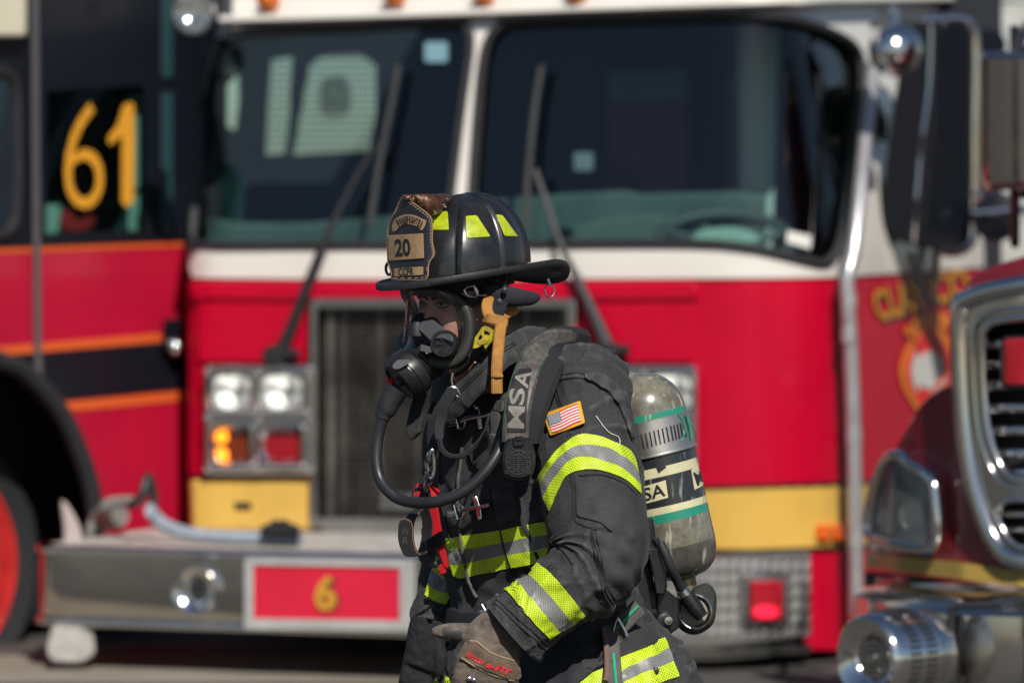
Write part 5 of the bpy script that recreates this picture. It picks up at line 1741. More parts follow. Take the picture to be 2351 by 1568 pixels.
# ================================================================ HELMET
HPS = 45
Hf = Vector((-math.cos(R(HPS)), -math.sin(R(HPS)), 0)); Hl = Vector((math.sin(R(HPS)), -math.cos(R(HPS)), 0))
Hc = W(1070, 640, .0)
def HL(f, l, u):
    droop = -.038 * max(0, (-f - .09) / .15) ** 2
    return Hc + Hf * f + Hl * l + Vector((0, 0, u - .112 * f + .066 * l + .016 + droop))
helmet = thing("fire_helmet", Hc, "black leather-style fire helmet with eagle crest, lime reflectors and front shield numbered 20", "helmet")
BLKH = M("helmet_black", (.013, .0135, .015), .27, var=.3, vscale=14, rvar=.08, bump=.03, bscale=60, coat=.35, coatr=.2, dust=((.032, .032, .034), .15, 24))
dome = MB()
NT, NPH = 288, 64
rws = []
for i in range(NPH + 1):
    ph = i / NPH * math.pi / 2
    rho = math.cos(ph) ** .97; h = math.sin(ph)
    row = []
    for j in range(NT):
        t = 2 * math.pi * j / NT
        fl_ = (.134 if math.cos(t) > 0 else .140)
        b = 0
        for k in range(8):
            dt = math.sin((t - k * math.pi / 4 - .0) / 1.0)
            if math.cos(t - k * math.pi / 4) > 0:
                dist = abs(dt) * rho * .12
                wd = .0030 if k not in (0, 4) else .0060
                b += (.0070 if k not in (0, 4) else .009) * math.exp(-(dist / wd) ** 2) * min(1, rho * 4 + .15)
        k_ = 1 + b / .125
        row.append(HL(fl_ * rho * math.cos(t) * k_, .105 * rho * math.sin(t) * k_, .152 * h * (1 + b / .25)))
    rws.append(row)
dome.grid(rws, closed_u=True, cap1=True)
dm = mk("dome", dome, BLKH, helmet, ang=50)
DS = MeshSurf([dome])
brim = MB()
def brim_ring(k, u):
    row = []
    for j in range(160):
        t = 2 * math.pi * j / 160
        c_, s_ = math.cos(t), math.sin(t)
        ao = .192 if c_ > 0 else .243; bo = .163
        ai, bi = .118, .092
        a = ai + (ao - ai) * k; b = bi + (bo - bi) * k
        row.append(HL(a * c_, b * s_, u + (.006 * k * k * abs(s_) ** 2)))
    return row
brim.grid([brim_ring(-.1, .0), brim_ring(.25, -.001), brim_ring(.6, -.004), brim_ring(.92, -.006), brim_ring(.97, -.0025), brim_ring(1.0, -.003), brim_ring(1.02, -.009), brim_ring(1.0, -.016), brim_ring(.96, -.017), brim_ring(.92, -.013), brim_ring(.5, -.009), brim_ring(-.1, -.006)], closed_u=True)
mk("brim", brim, M("brim_black", (.017, .0175, .019), .5, var=.3, vscale=30, bump=.25, bscale=160), helmet, ang=60)
m = MB()
m.grid([[HL(a * math.cos(2 * math.pi * j / 60), b * math.sin(2 * math.pi * j / 60), z) for j in range(60)] for a, b, z in ((.116, .09, 0), (.114, .088, -.02), (.108, .083, -.038), (.10, .075, -.036), (.10, .075, .0))], closed_u=True)
mk("headband", m, M("liner_black", (.010, .011, .015), .85), helmet)
# slots and pale tape under the rear brim
m = MB()
for f_, l_ in ((-.165, .088), (-.185, .062)):
    c0 = HL(f_, l_, -.020)
    m.box(c0, (.02, .012, .003), bev=.001)
mk("under_brim_clip", m, M("clip_grey", (.22, .20, .17), .5), helmet)
m = MB()
rc_ = W(1262, 668, .02)
m.tube([rc_ + Vector((.0095 * math.cos(t), .004 * math.cos(t), .0125 * math.sin(t))) for t in np.linspace(0, 2 * math.pi, 25)[:-1]], .0016, 8, closed=True)
m.tube([rc_ + Vector((0, 0, .0125)), rc_ + Vector((-.004, 0, .024))], .003, 8)
mk("hang_ring", m, STEEL, helmet)
LIMEH = M("lime_sticker", (.42, .50, .012), .3, var=.35, vscale=60, coat=.6, rvar=.1)
for q in ([(1004, 486), (1028, 486), (1031, 529), (991, 529), (988, 505)], [(1069, 497), (1094, 495), (1126, 544), (1070, 548)], [(1138, 493), (1153, 495), (1189, 544), (1158, 543)]):
    m = MB(); m.sheet(DS, round_poly(q, 4), .0006, .0014, step=5, bev=1.2)
    mk("reflector", m, LIMEH, helmet)
# front shield
class Bulge(PlaneSurf):
    def at(s, x, y, off=0.0):
        return PlaneSurf.at(s, x, y, off + .014 * (1 - ((x - 942) / 52.0) ** 2))
SH = Bulge(942, 550, D0 - .105, yaw=-45, tilt=-7)
TAN = M("tan_leather_panel", (.30, .19, .105), .5, var=.3, vscale=50, bump=.15, bscale=200)
BLKL = M("black_leather", (.012, .0125, .016), .4, bump=.15, bscale=180)
shp = smooth_path([(925, 451), (908, 484), (897, 507), (892, 522), (890, 552), (891, 600), (899, 628), (901, 641), (940, 643), (979, 640), (983, 612), (987, 599), (997, 583), (992, 555), (992, 515), (986, 496), (956, 472), (932, 456)], 3, True)
m = MB(); m.sheet(SH, shp, -.004, .004, step=7, bev=1.5)
sh = mk("front_shield", m, BLKL, helmet)
m = MB(); m.tube([SH.at(x, y, -.001) for x, y in shp], .0018, 6, closed=True)
mk("shield_edge", m, M("tan_edge", (.22, .12, .06), .6), sh)
m = MB()
up_ = [(907, 527), (912, 512), (930, 500), (952, 500), (970, 508), (981, 514)]
lo_ = [(902, 534), (915, 524), (932, 518), (952, 518), (966, 524), (972, 530)]
m.sheet(SH, smooth_path([(899, 524), (906, 505), (925, 494), (948, 494), (968, 502), (979, 509), (969, 530), (958, 522), (940, 516), (922, 519), (905, 534)], 3, True), .0, .0022, step=6, bev=1)
m.sheet(SH, round_poly([(890, 541), (972, 536), (974, 594), (891, 600)], 3), .0, .004, step=7, bev=1.5)
m.sheet(SH, round_poly([(904, 617), (972, 612), (972, 632), (904, 636)], 3), .0, .0022, step=7, bev=1)
tp_ = mk("tan_panel", m, TAN, sh)
PRINT = M("black_print", (.010, .010, .012), .6)
m = MB()
m.text(SH, "20", 924, 569, 36, 41, -3, off=.0046, bold=.035, step=6)
m.text(SH, "CCFR", 932, 624, 35, 18, -3, off=.0028, bold=.025, step=6)
arcs = "FIREFIGHTER"
for k, ch in enumerate(arcs):
    t = (k + .5) / len(arcs)
    x = 912 + 58 * t
    y = 514 - 16 * math.sin(t * math.pi * .86 + .12) + 7 * t
    rot = -34 + 62 * t
    m.text(SH, ch, x, y + 3, 2.6 if ch == 'I' else 4.9, 16.5, rot, off=.0028, bold=.045)
mk("lettering", m, PRINT, tp_)
m = MB()
for pth in ([(893, 612), (892, 604)], [(905, 492), (914, 476)], [(988, 596), (994, 583), (988, 553), (988, 516), (982, 499), (955, 477), (932, 460)], [(904, 639), (976, 636), (979, 612)]):
    pp = smooth_path(pth, 10)
    for i in range(0, len(pp) - 1, 2):
        m.tube([SH.at(*pp[i], .0008), SH.at(*pp[i + 1], .0008)], .0007, 4)
mk("stitching", m, M("cream_thread", (.42, .36, .26), .8), sh, kind='stuff')
for x, y in ((920, 513 - 2), (995, 507), (989, 613)):
    pass
m = MB()
for x, y in ((984, 600), (984, 500)): m.lathe(SH.at(x, y, .0), (-.7, -.7, 0), [(0, .0028), (.0018, .0024), (.0026, 0)], 10)
mk("rivet", m, STEEL, sh)
# eagle crest holder between shield and dome top
m = MB()
rws = []
ek = [(927, 453, -.105, 4, .004), (934, 454, -.103, 7, .007), (952, 462, -.098, 16, .011), (975, 470, -.095, 24, .015), (998, 471, -.075, 25, .016), (1018, 463, -.045, 18, .015), (1036, 456, -.01, 8, .012), (1044, 455, .0, 4, .006)]
for x, y, d, h, w in smooth_path(ek, 8):
    c = W(x, y, d)
    row = []
    for k in range(48):
        t = 2 * math.pi * k / 48
        p = c + Hl * (w * math.cos(t)) + Vector((0, 0, 1)) * (h * PX * math.sin(t))
        n = (p - c).normalized()
        fe = .0012 * noise.noise(p * 120) + .0008 * noise.noise(p * 260)
        row.append(p + n * fe)
    rws.append(row)
m.grid(rws, closed_u=True, cap0=True, cap1=True)
eg = mk("eagle_crest", m, M("antique_bronze", (.135, .065, .035), .42, .6, var=.6, vscale=70, bump=.5, bscale=130), helmet)
EGM = bpy.data.materials["antique_bronze"]
m = MB()
for r_ in range(4):                     # overlapping wing feathers
    for k in range(7):
        x0 = 950 + k * 12 + r_ * 4; y0 = 452 + r_ * 7 + k * .8
        if y0 + 10 > 470 + .5 * (x0 - 940) * (x0 < 1000) + (30 - (x0 - 1000) * .9) * (x0 >= 1000): continue
        q_ = min(8, r_ * 2)
        dd = -.108 + .0011 * (x0 - 950) - .004 * r_
        m.tube([W(x0, y0, dd + .004), W(x0 + 8, y0 + 6, dd - .001), W(x0 + 16, y0 + 12, dd + .001)], [.0022, .0042, .0014], 8, flat=.55)
m.lathe(W(937, 455, -.112), (-.75, -.35, -.3), [(-.010, .003), (-.005, .006), (.002, .0065), (.006, .0045), (.009, .002), (.010, .0)], 16)
mk("feathers", m, EGM, eg, kind='stuff')
m = MB()
for x, y, d in ((1020, 472, -.075), (1026, 457, -.062), (997, 486, -.10), (944, 458, -.116)): m.lathe(W(x, y, d), (-.3, -.95, .2), [(-.004, .004), (.0, .0035), (.0025, .002), (.003, 0)], 10)
mk("rivet", m, STEEL, eg)
# ring at the far side of the shield
m = MB(); m.tube([SH.at(893 + 7 * math.cos(t), 617 + 14 * math.sin(t), -.012) for t in np.linspace(0, 2 * math.pi, 25)[:-1]], .003, 8, closed=True)
mk("lamp_ring", m, BLKH, helmet)
# ear flap, chin strap, buckle
m = MB()
ep = [(1108, 664, -.085, 10), (1130, 670, -.10, 20), (1160, 679, -.10, 24), (1195, 684, -.085, 20), (1222, 685, -.06, 16), (1237, 683, -.045, 8)]
sp = smooth_path(ep, 8)
m.tube([W(x, y, d) for x, y, d, r in sp], [r * PX * (1 + .12 * noise.noise(Vector((x * .06, y * .06, 2)))) for x, y, d, r in sp], 16, flat=.7)
m.tube([W(1160, 640, -.09), W(1158, 668, -.115)], .012, 8, flat=.4)
m.tube([W(1152, 690, -.122), W(1142, 720, -.12), W(1130, 745, -.115)], .013, 8, flat=.35)
ef = mk("ear_flap", m, M("flap_fabric", (.018, .019, .026), .9, bump=.5, bscale=250), helmet)
m = MB()
for x, y in ((1158, 667), (1146, 693)): m.lathe(W(x, y, -.124), (-.05, -1, 0), [(0, .0065), (.002, .006), (.0035, .003), (.0035, 0)], 16)
mk("snap", m, DARKM, ef)
m = MB()
TANS = M("tan_strap_leather", (.40, .185, .035), .8, var=.35, vscale=40, bump=.5, bscale=250)
XR = Vector((1, .15, 0))
m.ribbon([W(*q) for q in smooth_path([(1128, 662, -.085), (1122, 684, -.11), (1118, 706, -.125), (1124, 726, -.13), (1134, 734, -.128)], 6)], .022, Vector((1, .3, .35)), .005)
m.ribbon([W(*q) for q in smooth_path([(1112, 730, -.125), (1124, 732, -.14), (1140, 735, -.145), (1156, 738, -.14), (1163, 741, -.13)], 6)], .022, Vector((.05, .2, 1)), .006)
m.ribbon([W(*q) for q in smooth_path([(1154, 728, -.132), (1150, 748, -.146), (1145, 790, -.158), (1141, 840, -.168), (1141, 880, -.172), (1141, 903, -.172)], 6)], .0225, XR, .0055)
m.ribbon([W(*q) for q in smooth_path([(1129, 863, -.174), (1141, 864, -.178), (1154, 863, -.174)], 4)], .007, Vector((0, 0, 1)), .005)
m.ribbon([W(*q) for q in smooth_path([(1162, 700, -.08), (1185, 712, -.06), (1150, 728, -.09)], 5)], .016, Vector((0, .3, 1)), .005)
mk("chin_strap", m, TANS, helmet)
YB = M("yellow_buckle_plastic", (.40, .33, .012), .4, var=.5, vscale=50, rvar=.1)
m = MB()
BS = PlaneSurf(1110, 778, D0 - .135, yaw=15)
m.sheet(BS, round_poly([(1085, 801), (1090, 775), (1106, 752), (1112, 748), (1137, 755), (1130, 784), (1114, 803), (1110, 792), (1095, 800)], 3), 0, .007, holes=[[(1098, 776), (1103, 768), (1108, 772), (1101, 786)], [(1112, 758), (1126, 761), (1124, 770), (1111, 768)]], step=6, bev=1.5)
m.sheet(BS, round_poly([(1094, 784), (1110, 776), (1124, 778), (1118, 790), (1100, 793)], 3), .006, .003, step=6, bev=1.5)
mk("chin_buckle", m, YB, helmet)
m = MB(); m.ribbon([W(*q) for q in smooth_path([(1122, 764, -.13), (1100, 800, -.128), (1076, 836, -.10), (1050, 860, -.07)], 6)], .022, Vector((.8, .1, .5)), .006)
mk("black_chin_strap", m, NAVY, helmet)
# hood / balaclava around the neck
m = MB()
nk = [(1100, 760, .02, 52), (1108, 800, .02, 58), (1120, 850, .04, 66), (1135, 900, .06, 74)]
m.grid(displace([[W(x, y, d) + Vector((1, 0, 0)) * (r * PX * math.cos(2 * math.pi * k / 48)) + Vector((0, 1, 0)) * (r * PX * 1.05 * math.sin(2 * math.pi * k / 48)) for k in range(48)] for x, y, d, r in smooth_path(nk, 8)], lambda p, v, u_, n: folds(p * 1.5, .6)), closed_u=True)
mk("neck_hood", m, M("hood_black", (.016, .017, .022), .95, bump=.4, bscale=300), person)

# ================================================================ BREATHING MASK
mask = thing("breathing_mask", W(1000, 760, -.05), "clear breathing mask with black rim and round regulator over the firefighter's face", "breathing mask")
near = [(936, 664, -.035), (975, 664, -.07), (1020, 674, -.095), (1056, 696, -.105), (1074, 730, -.108), (1074, 780, -.108), (1056, 818, -.105), (1024, 833, -.095), (985, 827, -.08), (950, 813, -.055), (928, 803, -.025)]
far = [(921, 790, .01), (930, 770, .045), (948, 748, .065), (951, 722, .066), (941, 695, .05), (930, 674, .01)]
loop = smooth_path(near + far, 6, True)
m = MB()
cl = [W(*q) for q in loop]
cm_ = sum(cl, Vector()) / len(cl)
side = [(p - cm_).normalized() for p in cl]
m.tube(cl, .0125, 12, closed=True, side=side, flat=.75)
rim = mk("rim_seal", m, BLKRUB, mask)
m = MB()
m.tube([p - s_ * .010 + Vector((-.002, -.004, 0)) for p, s_ in zip(cl, side)], .005, 8, closed=True)
mk("inner_rim", m, BLKPL, mask)
m = MB()
m.tube([p + s_ * .006 + Vector((.004, .012, 0)) for p, s_ in zip(cl, side)], .009, 8, closed=True)
mk("face_skirt", m, BLKPL, mask)
# lens
m = MB()
lr = []
for k in range(15):
    t = k / 14
    y = 668 + 134 * t
    xf = 931 - 13 * t
    xn = 940 + 130 * math.sin(min(1, max(0, (t * .86 + .12))) * math.pi) ** .6
    A_ = W(xn, y, -.112); B_ = W(xf - 10, y, -.125 + .03 * t); C_ = W(xf - 6, y, .02); D_ = W(min(xn, 948), y, .068)
    row = []
    for j in range(21):
        s_ = j / 20
        row.append(A_ * (1 - s_) ** 3 + B_ * (3 * s_ * (1 - s_) ** 2) + C_ * (3 * s_ * s_ * (1 - s_)) + D_ * s_ ** 3)
    lr.append(row)
m.grid(lr)
mk("lens", m, glass_mat("mask_lens", (.92, .925, .93), .9, ior=1.5), mask)
m = MB(); m.tube([min(r, key=lambda p: p.x / p.y) + Vector((.001, 0, 0)) for r in lr], .0032, 8)
mk("lens_glint_line", m, M("pale_lens_glint", (.38, .37, .33), .3, .3), mask)  # pale line painted for the bright outline of the lens
# nose cup
m = MB()
c = head(-.060, .085, 0)
ax = (hf + Vector((0, 0, -.25))).normalized()
m.lathe(c - ax * .02, ax, [(0, .044), (.02, .043), (.04, .036), (.052, .026), (.056, .016), (.056, 0)], 36, sx=.9)
m.tube([head(-.016, .108, 0), head(-.026, .118, 0), head(-.042, .122, 0), head(-.06, .122, 0)], [.004, .012, .018, .020], 14)
nc = mk("nose_cup", m, M("cup_black", (.006, .007, .009), .6), mask)
GS_ = PlaneSurf(1000, 760, D0 - .108, yaw=-22, tilt=-12)
m = MB(); m.sheet(GS_, round_poly([(956, 754), (967, 738), (994, 734), (1018, 752), (1041, 774), (1040, 788), (1016, 778), (1000, 778), (993, 788), (972, 768)], 4), 0, .006, step=8, bev=2.5)
mk("cup_plate", m, M("grey_plate", (.055, .057, .062), .42, rvar=.08, bump=.1), nc)
m = MB(); m.sheet(GS_, round_poly([(966, 790), (992, 797), (996, 806), (986, 812), (962, 806)], 3), -.004, .008, step=8, bev=2)
mk("cup_tab", m, M("grey_tab", (.07, .072, .076), .5), nc)
m = MB()
vc = W(1020, 790, -.118); va = Vector((-.25, -.95, .12)).normalized()
m.lathe(vc, va, [(-.01, .028), (.004, .028), (.008, .0255), (.008, .021), (.003, .019), (.003, .0175), (.0, .0165), (.0, 0)], 40)
vv = mk("valve", m, BLKPL, nc)
m = MB()
for k in range(6):
    a = k * math.pi / 3
    d_ = Vector((math.cos(a), 0, math.sin(a)))
    m.tube([vc + va * .002, vc + va * .002 + d_ * .016], .0014, 6)
mk("valve_spokes", m, DARKM, vv)
# regulator
m = MB()
ra = Vector((-.62, -.30, -.52)).normalized()
rc0 = W(984, 820, -.045)
m.lathe(rc0, ra, [(-.01, .040), (.004, .044), (.014, .043), (.016, .040), (.020, .043), (.024, .040), (.028, .043), (.032, .040), (.036, .042), (.037, .0475), (.048, .0500), (.058, .0500), (.060, .0475), (.063, .0475), (.065, .0495), (.076, .0455), (.082, .041), (.083, .035), (.079, .033), (.079, .010), (.084, .009), (.084, 0)], 48)
rg = mk("regulator", m, M("regulator_black", (.018, .018, .019), .36, var=.4, vscale=40, rvar=.1), mask)
m = MB()
w_ = ra.cross(Vector((0, 0, 1))).normalized(); u2 = w_.cross(ra)
for a in (60, 95, 130):
    d_ = u2 * math.cos(R(a)) + w_ * math.sin(R(a))
m.sheet(PlaneSurf(930, 830, D0 - .105, yaw=-25, tilt=-30), round_poly([(900, 838), (912, 826), (940, 824), (938, 836), (916, 848), (902, 848)], 4), -.004, .012, step=8, bev=2)
mk("release_latch", m, M("latch_grey", (.10, .10, .105), .35), rg)
m = MB()
rb0 = W(886, 868, -.035)
m.lathe(rb0 + Vector((.01, 0, 0)), (-1, -.3, -.05), [(-.02, .015), (.002, .015), (.004, .010), (.008, .010), (.009, .0)], 20)
mk("bypass_knob", m, M("knob_red", (.5, .012, .02), .4), rg)
# hose
m = MB()
hp = [(912, 893, -.085, 27), (898, 915, -.085, 24), (887, 940, -.085, 21), (879, 956, -.085, 16), (869, 1000, -.085, 13), (864, 1052, -.09, 13), (872, 1098, -.10, 13), (895, 1131, -.12, 13), (930, 1150, -.14, 13), (985, 1154, -.18, 13), (1040, 1140, -.20, 13), (1090, 1108, -.205, 13), (1130, 1062, -.20, 13), (1152, 1020, -.185, 13), (1160, 985, -.16, 13), (1166, 950, -.14, 13)]
sp = smooth_path(hp, 8)
m.tube([W(x, y, d) for x, y, d, r in sp], [r * PX for x, y, d, r in sp], 16)
mk("air_hose", m, M("hose_rubber", (.020, .021, .024), .42, var=.2, vscale=20, rvar=.08), mask)
m = MB(); m.tube([W(x, y, d) for x, y, d, r in sp[4:26]], [(r + 2.2) * PX for x, y, d, r in sp[4:26]], 16)
mk("hose_boot", m, RUB, mask)
# mask straps, buckle and neck strap
m = MB()
m.ribbon([W(*q) for q in smooth_path([(1062, 700, -.10), (1092, 688, -.10), (1120, 676, -.085), (1150, 668, -.06)], 5)], .02, Vector((0, .1, 1)), .005)
mk("head_strap", m, NAVY, mask)
m = MB()
m.ribbon([W(*q) for q in smooth_path([(1068, 800, -.105), (1092, 815, -.10), (1120, 822, -.08)], 5)], .024, Vector((.2, .1, 1)), .005)
mk("head_strap", m, NAVY, mask)
m = MB()
m.tube([W(x, y, -.125) for x, y in [(1066, 666), (1072, 659), (1088, 656), (1094, 664), (1097, 676), (1092, 681), (1078, 681), (1070, 676)]], .0024, 8, closed=True)
m.tube([W(x, y, -.125) for x, y in [(1088, 656), (1092, 668), (1097, 678)]], .0026, 8)
m.tube([W(x, y, -.12) for x, y in [(1096, 678), (1108, 678), (1116, 676)]], .0018, 8)
mk("strap_buckle", m, STEEL, mask)
m = MB()
m.tube([W(x, y, -.135) for x, y in [(1027, 893), (1036, 888), (1048, 890), (1056, 906), (1052, 911)]] + [W(1030, 895, -.135)], .0018, 8, closed=True)
m.tube([W(x, y, -.125) for x, y in [(1040, 856), (1037, 872), (1039, 888)]], .0026, 8)
tr = mk("strap_triangle", m, STEEL, mask)
m = MB()
lp = [(1040, 894, -.138, .024), (1020, 930, -.135, .024), (1010, 965, -.13, .022), (1008, 1000, -.135, .018), (1014, 1030, -.145, .013), (1032, 1046, -.15, .011), (1060, 1046, -.155, .011), (1090, 1024, -.16, .012), (1112, 990, -.15, .014), (1122, 955, -.135, .016)]
sp = smooth_path(lp, 6)
m.ribbon([W(*q[:3]) for q in sp], [q[3] for q in sp], [Vector((1, 0, .35)) if i < 20 else Vector((.35, -.25, .9)) for i in range(len(sp))], .004)
SWB = M("strap_webbing", (.014, .0145, .018), .85, bump=.5, bscale=300)
mk("neck_strap", m, SWB, mask)
m = MB()
lp = [(968, 900, -.02, .024), (955, 940, -.02, .024), (946, 980, -.02, .023), (952, 1000, -.02, .022), (972, 985, .0, .02), (992, 950, .0, .02), (1004, 925, .0, .02)]
sp = smooth_path(lp, 6)
m.ribbon([W(*q[:3]) for q in sp], [q[3] for q in sp], [Vector((1, 0, .2)) if i < 16 else Vector((.8, 0, .8)) for i in range(len(sp))], .004)
mk("hanging_strap", m, SWB, mask)

# ================================================================ AIR PACK
pack = thing("air_pack", W(1500, 1100, .2), "scuffed air cylinder with steel band and cream labels, carried on the firefighter's back", "air cylinder")
T0 = W(1464, 858, .21); tax = Vector((.222, .0, -.975)).normalized()
tR = 93 * PX
CARB = M("scuffed_composite", (.155, .145, .105), .26, var=.45, vscale=14, col2=(.075, .072, .062), coat=.8, coatr=.12, scratches=((.42, .40, .33), 12), dust=((.30, .28, .22), .45, 45))
CARBD = M("dark_scuffed_composite", (.045, .043, .036), .25, var=.5, vscale=18, col2=(.10, .095, .08), coat=.8, coatr=.1, scratches=((.34, .33, .28), 12))
CREAM = M("cream_label", (.62, .58, .36), .4, var=.15, vscale=20, coat=.5, scratches=((.25, .23, .15), 7))
GREEN = M("green_label", (.015, .23, .15), .4, coat=.5, scratches=((.3, .4, .3), 8))
DARKL = M("black_label", (.020, .022, .026), .3, coat=.7, scratches=((.26, .26, .24), 10))
STB = M("brushed_steel_band", (.60, .57, .53), .42, 1.0, rvar=.08, vscale=12)
def ypx(s): return s * PX * 1.02
prof, mats = [], []
for k in range(13):
    a = k / 12 * math.pi / 2
    prof.append((ypx(92) * (1 - math.cos(a)), tR * math.sin(a)))
def seg(y0, y1, mt, rr=1.0):
    prof.append((ypx(y0), tR * rr)); prof.append((ypx(y1), tR * rr))
names = [0] * 12
prof[-1] = (ypx(92), tR)
marks = [(93, 106, 2), (106, 190, 0), (190, 216, 3), (216, 238, 1), (238, 306, 3), (306, 322, 1), (322, 342, 2), (342, 404, 0)]
mats = [0] * 12
for a, b, mt in marks:
    prof.append((ypx(a), tR)); mats.append(0)
    prof.append((ypx(b), tR)); mats.append(mt)
for s_, r_ in ((420, .985), (440, .94), (455, .87), (468, .74), (477, .58), (482, .36), (486, .26)):
    prof.append((ypx(s_), tR * r_)); mats.append(4)
m = MB()
m.lathe(T0, tax, prof, 72, mats=mats)
tank = mk("cylinder", m, [CARB, CREAM, GREEN, DARKL, CARBD], pack, ang=50)
TK = MeshSurf([m])
m = MB()
m.lathe(T0, tax, [(ypx(107), tR), (ypx(107), tR + .002), (ypx(108), tR + .0035), (ypx(186), tR + .0035), (ypx(187), tR + .006), (ypx(190), tR + .006), (ypx(191), tR)], 72)
bd = mk("steel_band", m, STB, pack)
BDS = MeshSurf([m])
m = MB()
for k in range(14):
    x0 = 1456 + k * 9.6 if k < 9 else 1456 + 9 * 9.6 + (k - 9) * 7.4
    yb_ = 1036 - (x0 - 1456) * .28
    m.band(BDS, [(x0 - 3, yb_ - 34), (x0, yb_ - 17), (x0 + 3, yb_)], 3.4, .0003, .0006, step=6, smooth=False)
mk("band_slot", m, CHASSIS, bd)
m = MB()
m.band(BDS, [(1556, 948), (1564, 960), (1572, 985), (1566, 1012)], 3.5, .0004, .0008, step=6)
m.tube([BDS.at(x, y, .003) for x, y in ((1574, 955), (1582, 985), (1586, 1010))], .003, 6)
mk("band_clip", m, GREEN, bd)
m = MB()
m.sheet(TK, [(1470, 1119), (1528, 1102), (1534, 1142), (1476, 1158)], .0005, .0008, step=6, mat=0)
mk("cylinder_label", m, CREAM, tank)
m = MB()
m.sheet(TK, [(1586, 1078), (1607, 1068), (1618, 1112), (1594, 1124)], .0005, .0008, step=6, mat=0)
mk("cylinder_label", m, CREAM, tank)
m = MB()
m.text(TK, "MSA", 1486, 1134, 84, 30, -15, off=.0018, bold=.02, shear=-.1, step=6)
mk("cylinder_lettering", m, M("label_print_black", (.016, .018, .02), .4), tank)
m = MB()
m.text(TK, "M", 1605, 1097, 22, 32, -18, off=.0018, bold=.02, step=6)
mk("cylinder_lettering", m, M("label_print", (.016, .018, .02), .4), tank)
m = MB()
for s_, xx in ((232, 0), (310, 0)):
    c = T0 + tax * ypx(s_)
m.sheet(TK, [(1506, 1072), (1524, 1067), (1530, 1072), (1512, 1086)], .0005, .0008, step=6)
mk("label_notch", m, DARKL, tank)
# valve group at the foot
foot = T0 + tax * ypx(486)
m = MB()
m.lathe(foot, tax, [(-.01, .024), (.035, .021), (.037, .025), (.06, .025)], 24)
mk("valve_neck", m, M("old_brass", (.30, .28, .15), .4, .7, var=.4, vscale=40), pack)
m = MB()
vS = PlaneSurf(1590, 1400, D0 + .15)
m.sheet(vS, smooth_path([(1540, 1372), (1570, 1370), (1595, 1348), (1622, 1338), (1642, 1356), (1645, 1390), (1638, 1430), (1612, 1452), (1585, 1456), (1558, 1440), (1550, 1410)], 5, True), -.05, .07, step=8, bev=7, bevh=.02)
m.sheet(vS, round_poly([(1532, 1378), (1560, 1366), (1572, 1378), (1560, 1400), (1536, 1398)], 4), -.02, .03, step=8, bev=3)
vb_ = mk("valve_guard", m, BLKRUB, pack)
m = MB()
vcn = vS.at(1594, 1404, .022)
m.lathe(vcn, (0, -1, .05), [(0, .036), (.006, .036), (.008, .033), (.006, .028), (.002, .027)], 40)
mk("valve_ring", m, STEEL, vb_)
m = MB(); m.lathe(vcn, (0, -1, .05), [(.0, .028), (.004, .026), (.004, 0)], 30)
mk("gauge_face", m, M("gauge_tan", (.36, .33, .24), .5, var=.4, vscale=60), vb_)
m = MB()
m.tube([vS.at(x, y, .05) for x, y in ((1576, 1366), (1596, 1395), (1612, 1416))], [.0155, .0165, .013], 16)
mk("pressure_fitting", m, BLKPL, pack)
m = MB()
m.tube([vS.at(x, y, .05) for x, y in ((1566, 1352), (1580, 1372))], .0125, 14)
mk("hose_ferrule", m, STEEL, pack)
m = MB()
m.tube([W(*q) for q in smooth_path([(1516, 1246, .06), (1528, 1272, .055), (1542, 1306, .06), (1556, 1336, .085), (1570, 1358, .10)], 6)], .0095, 12)
mk("pressure_hose", m, RUB, pack)
m = MB(); m.lathe(W(1526, 1424, .06), (.25, -1, 0), [(-.06, .018), (.0, .019), (.006, .017), (.008, .010), (.006, .0095), (.006, 0)], 28)
kb = mk("lumbar_knob", m, BLKPL, pack)
m = MB(); m.lathe(W(1534, 1424, .052), (.25, -1, 0), [(-.01, .0085), (.004, .0085), (.005, .0)], 20)
mk("pin", m, STEEL, kb)
# back frame
fS = PlaneSurf(1510, 1280, D0 + .07, yaw=10)
m = MB()
m.sheet(fS, round_poly([(1478, 1190), (1500, 1188), (1506, 1236), (1530, 1320), (1532, 1352), (1514, 1366), (1502, 1320), (1484, 1262), (1476, 1230)], 5), -.05, .06, step=10, bev=3)
m.sheet(fS, round_poly([(1484, 1260), (1510, 1256), (1530, 1340), (1526, 1364), (1506, 1364), (1498, 1310)], 5), .0, .018, step=10, bev=3)
m.sheet(fS, round_poly([(1498, 1236), (1512, 1232), (1516, 1244), (1508, 1254)], 3), .0, .02, step=8, bev=2)
m.sheet(fS, round_poly([(1440, 1262), (1484, 1262), (1500, 1330), (1520, 1400), (1512, 1440), (1470, 1420), (1440, 1360)], 8), -.06, .04, step=10, bev=4)
m.sheet(fS, round_poly([(1506, 1364), (1530, 1352), (1560, 1378), (1560, 1440), (1530, 1462), (1512, 1430)], 8), -.05, .04, step=10, bev=4)
mk("back_frame", m, BLKPL, pack)
